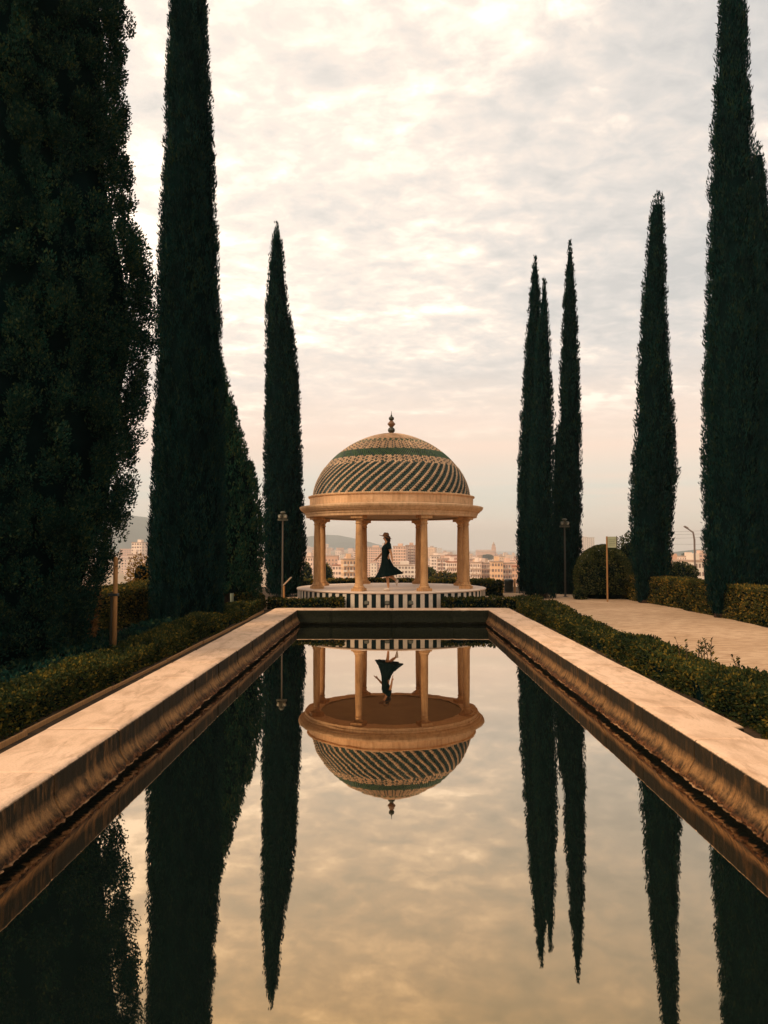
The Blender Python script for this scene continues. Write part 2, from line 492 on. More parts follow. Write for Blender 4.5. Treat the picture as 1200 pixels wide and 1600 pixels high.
M['sea'] = m_plain('sea', (0.05, 0.09, 0.10), 0.35, 0.05, 0.001)
M['window'] = m_plain('window_glass', (0.20, 0.13, 0.10), 0.4, 0.4, 0.3)
for i, c in enumerate([(0.72, 0.47, 0.34), (0.78, 0.57, 0.44), (0.62, 0.36, 0.23), (0.82, 0.65, 0.52), (0.56, 0.35, 0.25), (0.74, 0.46, 0.26)]):
    M['facade%d' % i] = m_plain('facade_paint_%s' % 'abcdef'[i], c, 0.85, 0.10, 0.12)
M['roof_red'] = m_plain('clay_roof', (0.34, 0.135, 0.07), 0.9, 0.25, 0.3)
M['roof_grey'] = m_plain('flat_roof', (0.40, 0.27, 0.19), 0.9, 0.2, 0.2)
M['white_wall'] = m_plain('white_facade', (0.72, 0.60, 0.48), 0.8, 0.06, 0.2)

# ------------------------------------------------------------------ ground, water, hills
GZ = 0.33
PX0, PX1 = -2.47, 2.63            # inner faces of the pool
OX0, OX1 = -3.15, 3.28            # outer edges of the coping
PY0, PY1 = 0.25, 20.6
OY0, OY1 = -0.42, 21.22
GX, GY = 0.053, 24.4              # centre of the gazebo


def sstep(a, b, x):
    t = np.clip((x - a) / (b - a), 0, 1)
    return t * t * (3 - 2 * t)


def land_h(x, y):
    x = np.asarray(x, float)
    y = np.asarray(y, float)
    d = np.hypot(np.maximum(np.abs(x) - 15, 0), np.maximum(np.maximum(y - 34, -14 - y), 0))
    z = GZ - 39.0 * sstep(0, 330, d) ** 0.75
    a = x / np.maximum(y, 1)
    z += 33 * sstep(1200, 4200, y) * sstep(0.12, 0.02, a)
    # low wooded rise to the right
    z += 26 * np.exp(-((x - 320) / 150) ** 2 - ((y - 700) / 190) ** 2)
    return z


xs = sorted(set([OX0 + 0.03, OX1 - 0.03] + [s * v for s in (-1, 1) for v in (0, 1.2, 5, 8, 12, 15, 20, 28, 40, 60, 90, 130, 180, 240, 320, 420, 560, 750, 1000, 1400, 2000, 3000, 5000, 9500)]))
ys = sorted(set([OY0 + 0.03, OY1 - 0.03] + [4, 8, 12, 16, 25, 30, 34, 40, 48, 60, 80, 105, 135, 170, 210, 260, 320, 400, 500, 600, 700, 800, 900, 1050, 1200, 1500, 1900, 2400, 3000, 3600, 4300, 5500, 9500] + [-4, -8, -14, -20, -40, -80, -150, -260, -400, -900, -3000, -9500]))
XX, YY = np.meshgrid(xs, ys)
ZZ = land_h(XX, YY)
gv = np.stack([XX.ravel(), YY.ravel(), ZZ.ravel()], 1)
gq = []
nx = len(xs)
for j in range(len(ys) - 1):
    for i in range(nx - 1):
        mx_, my_ = (xs[i] + xs[i + 1]) / 2, (ys[j] + ys[j + 1]) / 2
        if OX0 + 0.03 < mx_ < OX1 - 0.03 and OY0 + 0.03 < my_ < OY1 - 0.03:
            continue
        gq.append((j * nx + i, j * nx + i + 1, (j + 1) * nx + i + 1, (j + 1) * nx + i))
ga = np.array(gq)
gc = gv[ga].mean(axis=1)
far = (np.abs(gc[:, 0]) > 18) | (gc[:, 1] > 36) | (gc[:, 1] < -16)
g = link_mesh('ground', np_mesh('ground', gv, ga, far.astype(int)), [M['soil'], M['land']])
tag(g, None, None, kind='structure')

# sandy path on the right and the ring round the gazebo
rg = np.random.default_rng(5)
pv, pq = [], []
yy = np.arange(-12, 29.01, 0.25)
cols_ = 12
for i, y in enumerate(yy):
    l = 4.02 + 0.05 * math.sin(y * 2.1) + 0.04 * math.sin(y * 5.3)
    r = 8.16 + 0.07 * math.sin(y * 1.7 + 1) + 0.05 * math.sin(y * 4.1)
    for k in range(cols_ + 1):
        x = l + (r - l) * k / cols_
        pv.append((x, y, GZ + 0.012 + 0.006 * math.sin(x * 3 + y * 1.3) * math.sin(y * 2.2 - x)))
for i in range(len(yy) - 1):
    for k in range(cols_):
        a = i * (cols_ + 1) + k
        pq.append((a, a + 1, a + cols_ + 2, a + cols_ + 1))
tag(link_mesh('path', np_mesh('path', pv, pq, smooth=True), M['path']), None, None, kind='structure')
mb = MB()
n = 72
ri = [(GX + 3.0 * math.cos(2 * math.pi * k / n), GY + 3.0 * math.sin(2 * math.pi * k / n), GZ + 0.004) for k in range(n)]
ro = [(GX + 4.6 * math.cos(2 * math.pi * k / n), max(GY + 4.6 * math.sin(2 * math.pi * k / n), OY1 + 0.12), GZ + 0.004) for k in range(n)]
ri = [(p[0], max(p[1], OY1 + 0.1), p[2]) for p in ri]
mb.rings([ro, ri], cap=False)
tag(mb.build('path', M['path']), None, None, kind='structure')

# water
wv = [(PX0 - 0.05, PY0 - 0.05, 0), (PX1 + 0.05, PY0 - 0.05, 0), (PX1 + 0.05, PY1 + 0.05, 0), (PX0 - 0.05, PY1 + 0.05, 0)]
tag(link_mesh('water', np_mesh('water', wv, [(0, 1, 2, 3)]), M['water']), None, None, kind='structure')
tag(MB().box(PX0 - 0.3, PX1 + 0.3, PY0 - 0.3, PY1 + 0.3, -1.0, -0.9).build('pool_floor', M['dark_metal']), None, None, kind='structure')

# sea
sv = [(300, 4600, -38.2), (9400, 4600, -38.2), (9400, 9400, -38.2), (-600, 9400, -38.2), (-300, 9400, -38.2)]
tag(link_mesh('sea', np_mesh('sea', [sv[0], sv[1], sv[2], sv[4]], [(0, 1, 2, 3)]), M['sea']), None, None, kind='structure')


def hill(name, cx, cy, rx, ry, top, base, seed, n=56):
    u = np.linspace(-1, 1, n)
    U, V = np.meshgrid(u, u)
    rr = np.sqrt(U ** 2 + V ** 2)
    p = np.stack([U.ravel() * 3, V.ravel() * 3, np.zeros(n * n)], 1)
    h = np.clip(1 - rr ** 1.6, 0, 1).ravel() * (1 + 0.16 * sinnoise(p, seed, 2.2)) + 0.02 * sinnoise(p, seed + 1, 12) * (rr.ravel() < 0.95)
    z = base + (top - base) * h - 6 * (rr.ravel() > 0.97)
    v = np.stack([cx + U.ravel() * rx, cy + V.ravel() * ry, z], 1)
    q = [(j * n + i, j * n + i + 1, (j + 1) * n + i + 1, (j + 1) * n + i) for j in range(n - 1) for i in range(n - 1)]
    return tag(link_mesh(name, np_mesh(name, v, q, smooth=True), M['hill']), None, None, kind='structure')


c = P(508, 836, 4600)
hill('hill', c.x, 4600, 430, 600, c.z + 4, -12, 3)
c = P(150, 800, 3600)
hill('hill', c.x, 3600, 620, 700, c.z + 10, -14, 8)
c = P(1180, 858, 2400)
hill('hill', c.x, 2400, 420, 420, c.z + 8, -40, 12)

# ------------------------------------------------------------------ the pool: coping slabs
pool = empty('reflecting_pool', ((PX0 + PX1) / 2, (PY0 + PY1) / 2, 0))
tag(pool, 'long rectangular reflecting pool with pale concrete coping and stained inner walls', 'pool')
PROF = [(0.0, -0.25), (0.01, -0.25), (0.01, 0.035), (0.066, 0.046), (0.082, 0.058), (0.084, 0.076), (0.068, 0.100), (0.038, 0.140), (0.012, 0.19), (0.0, 0.235), (0.0, 0.36), (-0.006, 0.385), (-0.022, 0.398), (-0.06, 0.400)]


def slab(length, width, seed, step, notch=False):
    """a run of coping along +y; inner face looks to +x at x = 0, the tread reaches to x = -width"""
    prof = PROF + [(-width * 0.5, 0.402), (-width + 0.02, 0.400), (-width, 0.385), (-width, 0.22)]
    m = max(2, int(length / step))
    rg_ = np.random.default_rng(seed)
    chips = np.convolve(rg_.random(m + 3) < 0.10, [1, 1, 1], 'same')[1:m + 2] > 0
    rings = []
    for i in range(m + 1):
        y = length * i / m
        e = min(i, m - i)
        ring = []
        for k, (a, z) in enumerate(prof):
            da = dz_ = 0.0
            if 3 <= k <= 7:
                s = (0.006, 0.009, 0.009, 0.006, 0.003)[k - 3]
                da, dz_ = rg_.normal(0, s) - (rg_.uniform(0.008, 0.032) if (3 <= k <= 5 and chips[i]) else 0.0), rg_.normal(0, s * 0.7)
            elif 9 <= k <= 13:
                da, dz_ = rg_.normal(0, 0.0022), rg_.normal(0, 0.0012)
            if e == 0 and 9 <= k <= 16:
                dz_ -= 0.009
                da -= 0.003 if k < 13 else -0.002
            if notch and k >= 15 and 0 < y / length < 0.34 and e:
                da += 0.09
            ring.append((a + da, y, z + dz_))
        rings.append(ring)
    b = MB()
    b.rings(rings, cap=True)
    for i_ in range(len(b.f) - 2):
        b.s[i_] = (i_ % len(prof)) in (5, 6, 7, 8, 9, 10, 11, 12, 13)
    return b


def run(x, y0, y1, width, flip, seed, first):
    y, k = y0, 0
    L0 = 1.36
    while y < y1 - 0.02:
        L = first if k == 0 else L0
        if y + L > y1 - 0.5:
            L = y1 - y
        b = slab(L - 0.015, width, seed + k, 0.022 if y < 9 else 0.06, notch=(flip and abs(y + L * 0.2 - 7.0) < 0.7))
        if flip:
            b.v = [(-a, yy_, z) for a, yy_, z in b.v]
            b.f = [tuple(reversed(f)) for f in b.f]
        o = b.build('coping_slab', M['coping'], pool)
        jr = random.Random(seed + k)
        o.location = Vector((x + jr.uniform(-0.004, 0.004), y + 0.003, jr.uniform(-0.004, 0.003))) - pool.location
        y += L
        k += 1


run(PX0, OY0, PY1 - 0.004, PX0 - OX0, False, 100, 0.72)
run(PX1, OY0, PY1 - 0.004, OX1 - PX1, True, 300, 0.35)
for (yy_, rot, nseg, sd) in ((PY1, -90, 4, 500), (PY0, 90, 4, 600)):
    tot = (OX1 - OX0) if rot < 0 else (PX1 - PX0 - 0.18)
    for k in range(nseg):
        L = tot / nseg
        b = slab(L - 0.0055, (OY1 - PY1) if rot < 0 else (PY0 - OY0), sd + k, 0.1)
        # the end slabs butt tightly below the tread
        b.v = [(a, (yy2 - 0.004 if yy2 < 1e-6 and z < 0.37 else yy2 + 0.004 if yy2 > L - 0.0056 and z < 0.37 else yy2), z) for a, yy2, z in b.v]
        o = b.build('coping_slab', M['coping_moss_shade'], pool)
        o.rotation_euler = (0, 0, R(rot))
        if rot < 0:        # inner face looks to -y
            o.location = Vector((OX0 + L * k + 0.003, yy_, 0)) - pool.location
        else:              # near end, inner face looks to +y
            o.location = Vector((PX1 - 0.09 - L * k - 0.003, yy_, 0)) - pool.location

# thin edging boards beside the coping
for (x, nm, lab) in ((-3.36, 'edging_board', 'thin weathered edging board along the left coping'), ):
    e = empty('edging', (x, 10, GZ))
    tag(e, lab, 'edging')
    for k in range(9):
        rg_ = random.Random(k)
        b = MB().bbox(-0.012, 0.012, 0, 2.24, -0.1, 0.045, 0.004)
        o = b.build('edging_board', M['timber'], e)
        o.location = (rg_.uniform(-0.015, 0.015), -9.6 + k * 2.25, rg_.uniform(-0.01, 0.006))
        o.rotation_euler = (0, rg_.uniform(-0.1, 0.1), rg_.uniform(-0.006, 0.006))

# ------------------------------------------------------------------ gazebo
ZP = 0.81
gz = empty('gazebo', (GX, GY, GZ))
tag(gz, 'round domed garden gazebo with paired stone columns and diagonally patterned tile dome', 'gazebo')
RP = 2.95


def gpart(b, name, mat, parent=None):
    o = b.build(name, mat, parent or gz)
    return o


plat = gpart(MB().lathe([(RP - 0.06, 0.0), (RP - 0.06, ZP - GZ - 0.05)], 96), 'platform', M['white_tile'])
gpart(MB().lathe([(RP - 0.02, ZP - GZ - 0.052), (RP + 0.02, ZP - GZ - 0.045), (RP + 0.03, ZP - GZ - 0.02), (RP + 0.02, ZP - GZ - 0.003), (RP - 0.01, ZP - GZ)], 96), 'platform_floor', M['floor'])
NS = 148
half = math.pi / NS
me_pan = None
h1 = ZP - GZ - 0.054
for k in range(NS):
    if me_pan is None:
        b = MB()
        r0, r1 = RP - 0.07, RP
        a0, a1 = -half * 0.97, half * 0.97
        vs = []
        for z in (0.0, h1):
            for (r, a) in ((r0, a0), (r1, a0), (r1, a1), (r0, a1)):
                vs.append((r * math.cos(a), r * math.sin(a), z))
        b.add(vs, [(3, 2, 1, 0), (4, 5, 6, 7), (0, 1, 5, 4), (1, 2, 6, 5), (2, 3, 7, 6), (3, 0, 4, 7)])
        me_pan = [b.mesh('panel_white'), b.mesh('panel_black')]
    o = link_mesh('stripe_panel', me_pan[k % 2], M['white_tile'] if k % 2 == 0 else M['black_tile'], plat)
    o.rotation_euler = (0, 0, 2 * half * k)

RC = 2.455                          # radius of the column ring
Z_ENT = 2.995                       # underside of the architrave
colm = None
hc = Z_ENT - ZP
for k in range(8):
    a = R(22.5 + 45 * k)
    cx, cy = RC * math.cos(a), RC * math.sin(a)
    base_z = ZP - GZ
    if colm is None:
        pl = MB().bbox(-0.172, 0.172, -0.172, 0.172, 0, 0.085, 0.012)
        bs = MB().lathe([(0.16, 0.085), (0.166, 0.11), (0.152, 0.135), (0.13, 0.15), (0.125, 0.165), (0.134, 0.185), (0.118, 0.205)], 24)
        sh = MB().lathe([(0.114, 0.20), (0.108, 0.23), (0.107, 0.6), (0.104, 1.1), (0.097, 1.6), (0.090, hc - 0.26)], 24)
        cp = MB().lathe([(0.092, hc - 0.262), (0.107, hc - 0.245), (0.107, hc - 0.225), (0.093, hc - 0.215), (0.094, hc - 0.17), (0.115, hc - 0.14), (0.155, hc - 0.095)], 24)
        ab = MB().bbox(-0.185, 0.185, -0.185, 0.185, hc - 0.092, hc - 0.002, 0.01)
        colm = [x.mesh(nm) for x, nm in ((sh, 'shaft'), (pl, 'plinth'), (bs, 'base_moulding'), (cp, 'capital'), (ab, 'abacus'))]
    root = None
    sroot = link_mesh('column', colm[0], M['column'], gz)
    sroot.location = (cx, cy, base_z)
    sroot.rotation_euler = (0, 0, a)
    for mm, nm in zip(colm[1:], ('plinth', 'base_moulding', 'capital', 'abacus')):
        link_mesh(nm, mm, M['column'], sroot)

ze = Z_ENT - GZ
gpart(MB().lathe([(2.20, ze + 0.004), (2.20, ze), (2.70, ze), (2.71, ze + 0.08), (2.735, ze + 0.085), (2.735, ze + 0.15)], 96, smooth=False, cap=False), 'architrave', M['stone'])
cor = MB().lathe([(2.70, ze + 0.13), (2.76, ze + 0.14), (2.80, ze + 0.165), (2.82, ze + 0.20), (2.845, ze + 0.205), (2.87, ze + 0.235), (2.895, ze + 0.27), (2.90, ze + 0.315), (2.87, ze + 0.325), (2.60, ze + 0.36)], 96, smooth=False, cap=False)
gpart(cor, 'cornice', M['stone'])
gpart(MB().lathe([(2.58, ze + 0.33), (2.59, ze + 0.60), (2.63, ze + 0.615), (2.64, ze + 0.65), (2.60, ze + 0.665), (2.40, ze + 0.672)], 96, smooth=False, cap=False), 'drum', M['stone'])
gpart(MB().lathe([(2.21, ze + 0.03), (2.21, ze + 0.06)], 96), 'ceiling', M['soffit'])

# dome
ZD = ze + 0.66
RD, HD, PE = 2.455, 2.02, 1.75


def dome_pt(s):
    """s in 0..1 along the profile (angle) -> r, z"""
    th = s * math.pi / 2
    r = RD * max(math.cos(th), 0) ** (2 / PE)
    z = HD * max(math.sin(th), 0) ** (2 / PE)
    return r, z


# resample the profile by arc length
ss = np.linspace(0, 1, 600)
pr = np.array([dome_pt(s) for s in ss])
arc = np.concatenate([[0], np.cumsum(np.hypot(*np.diff(pr, axis=0).T))])
dome = gpart(MB().lathe([(r - 0.02 if r > 0.03 else max(r - 0.02, 0.005), ZD + z - 0.02) for r, z in pr[::24]] + [(0.005, ZD + HD - 0.02)], 64), 'dome', M['tile_dark'])
NROW = 58
tv, tf, tm = [], [], []
rows_z = []
for i in range(NROW):
    a0 = arc[-1] * i / NROW * 0.985
    a1 = arc[-1] * (i + 1.55) / NROW * 0.985
    r0, z0 = np.interp(a0, arc, pr[:, 0]), np.interp(a0, arc, pr[:, 1])
    r1, z1 = np.interp(min(a1, arc[-1]), arc, pr[:, 0]), np.interp(min(a1, arc[-1]), arc, pr[:, 1])
    rm, zm = np.interp((a0 + a1) / 2, arc, pr[:, 0]), np.interp((a0 + a1) / 2, arc, pr[:, 1])
    nt = 168
    if r0 < 1.25:
        nt = 84
    if r0 < 0.5:
        nt = 42
    hz = z0 / HD
    for j in range(nt):
        # colour by zone
        if hz < 0.43:
            mi = 0 if j % 3 == 0 else 1
        elif hz < 0.54:
            mi = 0 if (j + 2 * (i % 2)) % 4 else 1
        elif hz < 0.665:
            mi = 2 if (j + i) % 5 else 1
        elif hz < 0.80:
            mi = 0 if (j + 2 * (i % 2)) % 4 else 1
        elif hz < 0.85:
            mi = 2 if (j + i) % 2 else 0
        elif hz < 0.91:
            mi = 0
        elif hz < 0.965:
            mi = 0
        else:
            mi = 0
        ac = 2 * math.pi * (j + (0.667 * i if hz < 0.43 else 0.5 * (i % 2))) / nt
        hw = math.pi / nt * (1.04 if (mi == 0 and hz < 0.43) else 0.96)
        hu = 0.012 if (mi == 0 and hz < 0.43) else 0.0
        b = len(tv)
        # scale tile: rounded lower edge, raised crown along the middle
        def pt(r, z, a, up):
            # push outward along the approximate normal
            nr, nz_ = r / RD, z / HD
            q = math.hypot(nr, nz_) + 1e-6
            up += hu
            rr_ = r + up * nr / q
            return (rr_ * math.cos(a), rr_ * math.sin(a), ZD + z + up * nz_ / q)
        e = (a1 - a0)
        ra, za = np.interp(a0 + e * 0.28, arc, pr[:, 0]), np.interp(a0 + e * 0.28, arc, pr[:, 1])
        tv += [pt(r0, z0, ac, 0.026), pt(r0 * .75 + ra * .25, z0 * .75 + za * .25, ac - hw * 0.62, 0.018), pt(ra, za, ac - hw, 0.008),
               pt(r1, z1, ac - hw, -0.012), pt(r1, z1, ac, 0.006), pt(r1, z1, ac + hw, -0.012), pt(ra, za, ac + hw, 0.008),
               pt(r0 * .75 + ra * .25, z0 * .75 + za * .25, ac + hw * 0.62, 0.018), pt(ra, za, ac, 0.034),
               pt(r0, z0, ac, -0.004)]
        fs = [(0, 8, 2, 1), (8, 4, 3, 2), (8, 6, 5, 4), (0, 7, 6, 8), (9, 0, 1, 2), (9, 6, 7, 0)]
        tf += [tuple(b + q for q in f) for f in fs]
        tm += [mi] * len(fs)
me = np_mesh('dome_tiles', tv, tf, tm)
o = link_mesh('dome_tiles', me, [M['tile_tan'], M['tile_dark'], M['tile_green']], dome)
o['kind'] = 'stuff'
# finial of three glazed balls and a spike
zf = ZD + HD
fin = gpart(MB().lathe([(0.12, zf - 0.06), (0.13, zf - 0.02), (0.07, zf + 0.02), (0.05, zf + 0.05)], 20), 'finial', M['glaze_brown'])


def ball(r, zc, fl=1.0, n=10):
    return [(max(0.012, r * math.sin(math.pi * k / n)), zc - r * fl * math.cos(math.pi * k / n)) for k in range(n + 1)]


for nm, r, zc, fl, mt in (('finial_ball', 0.115, zf + 0.13, 0.9, 'glaze_dark'), ('finial_ball', 0.105, zf + 0.335, 0.85, 'glaze_brown'), ('finial_ball', 0.088, zf + 0.505, 0.85, 'glaze_dark')):
    gpart(MB().lathe(ball(r, zc, fl), 20), nm, M[mt], fin)
gpart(MB().lathe([(0.05, zf + 0.225), (0.125, zf + 0.315), (0.125, zf + 0.34), (0.05, zf + 0.43)], 8, smooth=False), 'finial_collar', M['glaze_brown'], fin)
gpart(MB().lathe([(0.022, zf + 0.56), (0.03, zf + 0.60), (0.012, zf + 0.64), (0.006, zf + 0.74)], 10), 'finial_spike', M['glaze_dark'], fin)

# ------------------------------------------------------------------ person in the gazebo
PYD = 22.35
prs = empty('person', (P(606, 920, PYD).x, PYD, ZP))
tag(prs, 'person in flared black dress, brown hat and white shoes dancing inside the gazebo', 'person')


def skin_body():
    J = {}
    def a(nm, u, d, v, r):
        J[nm] = (u, d, v, r)
    a('pel', -0.045, 0, 0.86, 0.115); a('waist', -0.06, 0, 1.02, 0.098); a('chest', -0.04, 0, 1.20, 0.108); a('upch', -0.02, 0, 1.31, 0.085)
    a('neck', -0.02, 0, 1.395, 0.046); a('jaw', -0.045, 0, 1.455, 0.058); a('head', -0.045, 0, 1.525, 0.080); a('crown', -0.04, 0, 1.58, 0.055)
    a('shl', 0.02, -0.155, 1.325, 0.052); a('ell', 0.095, -0.20, 1.085, 0.036); a('wrl', 0.120, -0.19, 0.93, 0.024)
    a('shr', -0.03, 0.155, 1.325, 0.052); a('elr', -0.15, 0.20, 1.10, 0.036); a('wrr', -0.30, 0.19, 0.935, 0.024)
    a('hipl', -0.03, -0.085, 0.80, 0.09); a('knl', -0.035, -0.075, 0.46, 0.055); a('calfl', 0.0, -0.07, 0.32, 0.050); a('anl', 0.015, -0.07, 0.105, 0.032); a('hel', 0.022, -0.07, 0.045, 0.032); a('toel', -0.085, -0.075, 0.03, 0.028)
    a('hipr', -0.02, 0.085, 0.80, 0.09); a('knr', 0.035, 0.08, 0.455, 0.055); a('calfr', 0.12, 0.08, 0.39, 0.050); a('anr', 0.235, 0.08, 0.30, 0.032); a('her', 0.27, 0.08, 0.275, 0.032); a('toer', 0.255, 0.08, 0.15, 0.026)
    E = [('pel', 'waist'), ('waist', 'chest'), ('chest', 'upch'), ('upch', 'neck'), ('neck', 'jaw'), ('jaw', 'head'), ('head', 'crown'),
         ('upch', 'shl'), ('shl', 'ell'), ('ell', 'wrl'), ('upch', 'shr'), ('shr', 'elr'), ('elr', 'wrr'),
         ('pel', 'hipl'), ('hipl', 'knl'), ('knl', 'calfl'), ('calfl', 'anl'), ('anl', 'hel'), ('hel', 'toel'),
         ('pel', 'hipr'), ('hipr', 'knr'), ('knr', 'calfr'), ('calfr', 'anr'), ('anr', 'her'), ('her', 'toer')]
    # hands: palm + five fingers each
    for s, d, dirv in (('l', -0.19, (0.10, -0.10, -0.99)), ('r', 0.19, (-0.86, 0.0, -0.5))):
        wv_ = Vector(J['wr' + s][:3]); dv = Vector(dirv).normalized(); sv_ = Vector((0, 1, 0)); up = dv.cross(sv_)
        pm = wv_ + dv * 0.045
        a('pm' + s, *pm, 0.026); E.append(('wr' + s, 'pm' + s))
        for f, (off, ln) in enumerate(((-0.026, 0.062), (-0.009, 0.072), (0.009, 0.067), (0.026, 0.052))):
            p1 = pm + dv * 0.030 + sv_ * off
            p2 = p1 + dv * ln * 0.55 + up * 0.004
            p3 = p2 + dv * ln * 0.40 + up * 0.018
            for q, (pp, rr_) in enumerate(((p1, 0.0095), (p2, 0.0085), (p3, 0.0075))):
                a('f%s%d%d' % (s, f, q), *pp, rr_)
            E += [('pm' + s, 'f%s%d0' % (s, f)), ('f%s%d0' % (s, f), 'f%s%d1' % (s, f)), ('f%s%d1' % (s, f), 'f%s%d2' % (s, f))]
        t1 = wv_ + dv * 0.035 + up * 0.03 - sv_ * 0.012
        t2 = t1 + dv * 0.035 + up * 0.016
        a('t1' + s, *t1, 0.010); a('t2' + s, *t2, 0.0085)
        E += [('pm' + s, 't1' + s), ('t1' + s, 't2' + s)]
    # nose
    a('nose', -0.145, 0, 1.505, 0.012); E.append(('head', 'nose'))
    names = list(J)
    me_ = bpy.data.meshes.new('body')
    me_.from_pydata([J[n_][:3] for n_ in names], [(names.index(p), names.index(q)) for p, q in E], [])
    ob = bpy.data.objects.new('body', me_)
    COL.objects.link(ob)
    ob.modifiers.new('skin', 'SKIN')
    for i_, n_ in enumerate(names):
        sv2 = me_.skin_vertices[0].data[i_]
        sv2.radius = (J[n_][3], J[n_][3])
        sv2.use_root = (n_ == 'pel')
    sd = ob.modifiers.new('sub', 'SUBSURF')
    sd.levels = sd.render_levels = 2
    dg = bpy.context.evaluated_depsgraph_get()
    m2 = bpy.data.meshes.new_from_object(ob.evaluated_get(dg))
    bpy.data.objects.remove(ob)
    for p in m2.polygons:
        p.use_smooth = True
    m2.name = 'body'
    m2.materials.clear()
    return m2


link_mesh('body', skin_body(), M['skin'], prs)


def loft(levels, n=40, folds=0, seed=0, cap=True):
    """levels: (centre x, centre y, z, half x, half y, fold amplitude, tilt in x)"""
    rs = []
    for (cx, cy, z, hx, hy, am, ti) in levels:
        ring = []
        for j in range(n):
            a_ = 2 * math.pi * j / n
            k_ = 1 + am * math.sin(folds * a_ + seed) + am * 0.5 * math.sin((folds * 2 + 1) * a_ + 2)
            x = cx + hx * k_ * math.cos(a_)
            ring.append((x, cy + hy * k_ * math.sin(a_), z + ti * math.cos(a_) + am * 0.12 * math.sin(folds * a_ + seed + 1)))
        rs.append(ring)
    b = MB()
    b.rings(rs, cap, True)
    return b


dress = loft([(0.045, 0, 0.435, 0.39, 0.33, 0.09, 0.060), (0.045, 0, 0.45, 0.38, 0.325, 0.09, 0.060), (0.025, 0, 0.57, 0.285, 0.27, 0.065, 0.035), (-0.025, 0, 0.70, 0.195, 0.21, 0.03, 0.01), (-0.045, 0, 0.84, 0.145, 0.165, 0.012, 0),
              (-0.07, 0, 0.96, 0.112, 0.138, 0, 0), (-0.072, 0, 1.03, 0.105, 0.128, 0, 0), (-0.06, 0, 1.12, 0.118, 0.140, 0, 0), (-0.05, 0, 1.22, 0.135, 0.155, 0, 0), (-0.03, 0, 1.30, 0.115, 0.165, 0, 0.0), (-0.01, 0, 1.355, 0.075, 0.12, 0, 0.01), (-0.01, 0, 1.385, 0.052, 0.07, 0, 0.012)], 44, 9)
do = dress.build('dress', M['dress'], prs)
for s, u, u2 in ((-1, 0.02, 0.052), (1, -0.03, -0.075)):
    b = MB().tube([(u - 0.01, s * 0.10, 1.345), (u, s * 0.15, 1.33), (u + (u2 - u) * 0.7, s * 0.178, 1.25), (u2, s * 0.188, 1.20)], [0.07, 0.074, 0.066, 0.062], 14)
    b.build('sleeve', M['dress'], do)
hat = loft([(-0.07, 0, 1.552, 0.185, 0.175, 0.02, -0.058), (-0.07, 0, 1.562, 0.18, 0.17, 0.02, -0.056), (-0.055, 0, 1.580, 0.098, 0.092, 0, -0.022), (-0.045, 0, 1.62, 0.088, 0.083, 0, -0.012), (-0.04, 0, 1.66, 0.078, 0.072, 0, -0.010), (-0.038, 0, 1.685, 0.05, 0.045, 0, -0.006)], 32, 3)
hat.v = [(x - 0.005, y, z - 0.002) for x, y, z in hat.v]
ho = hat.build('hat', M['hat'], prs)
loft([(-0.054, 0, 1.566, 0.1005, 0.0945, 0, -0.022), (-0.049, 0, 1.598, 0.0945, 0.0885, 0, -0.016)], 28, 0, cap=False).build('hat_band', M['dress'], ho)
loft([(0.03, 0, 1.38, 0.035, 0.05, 0, 0), (0.015, 0, 1.44, 0.062, 0.078, 0, 0), (-0.005, 0, 1.51, 0.085, 0.092, 0, 0), (-0.015, 0, 1.575, 0.085, 0.092, 0, 0)], 20, 0).build('hair', M['hair'], prs)
# shoes
sh = MB().rings([[(x, -0.07 + w_ * math.cos(t_ * math.pi / 5), max(0.0, 0.0 + zz + hh * (0.5 + 0.5 * math.sin(t_ * math.pi / 5)))) for t_ in range(10)] for (x, w_, zz, hh) in ((0.062, 0.026, 0.01, 0.05), (0.05, 0.036, 0, 0.095), (0.0, 0.038, 0, 0.105), (-0.05, 0.042, 0, 0.07), (-0.10, 0.042, 0, 0.055), (-0.125, 0.028, 0.005, 0.035))], True, True)
sh.build('shoe', M['shoe'], prs)
s2 = MB()
s2.v = []
b = MB().rings([[(x, 0.0 + w_ * math.cos(t_ * math.pi / 5), zz + hh * (0.5 + 0.5 * math.sin(t_ * math.pi / 5))) for t_ in range(10)] for (x, w_, zz, hh) in ((0.062, 0.026, 0.01, 0.05), (0.05, 0.036, 0, 0.095), (0.0, 0.038, 0, 0.105), (-0.05, 0.042, 0, 0.07), (-0.10, 0.042, 0, 0.055), (-0.125, 0.028, 0.005, 0.035))], True, True)
o = b.build('shoe', M['shoe'], prs)
o.location = (0.305, 0.08, 0.255)
o.rotation_euler = (0, R(-82), 0)
# eye, mouth hints
for s in (-1, 1):
    MB().lathe(ball(0.011, 0), 10).build('eye', M['hair'], prs, loc=(-0.122, s * 0.033, 1.528))
MB().bbox(-0.006, 0.006, -0.022, 0.022, 0, 0.010, 0.003).build('mouth', M['hat'], prs, loc=(-0.112, 0, 1.452))

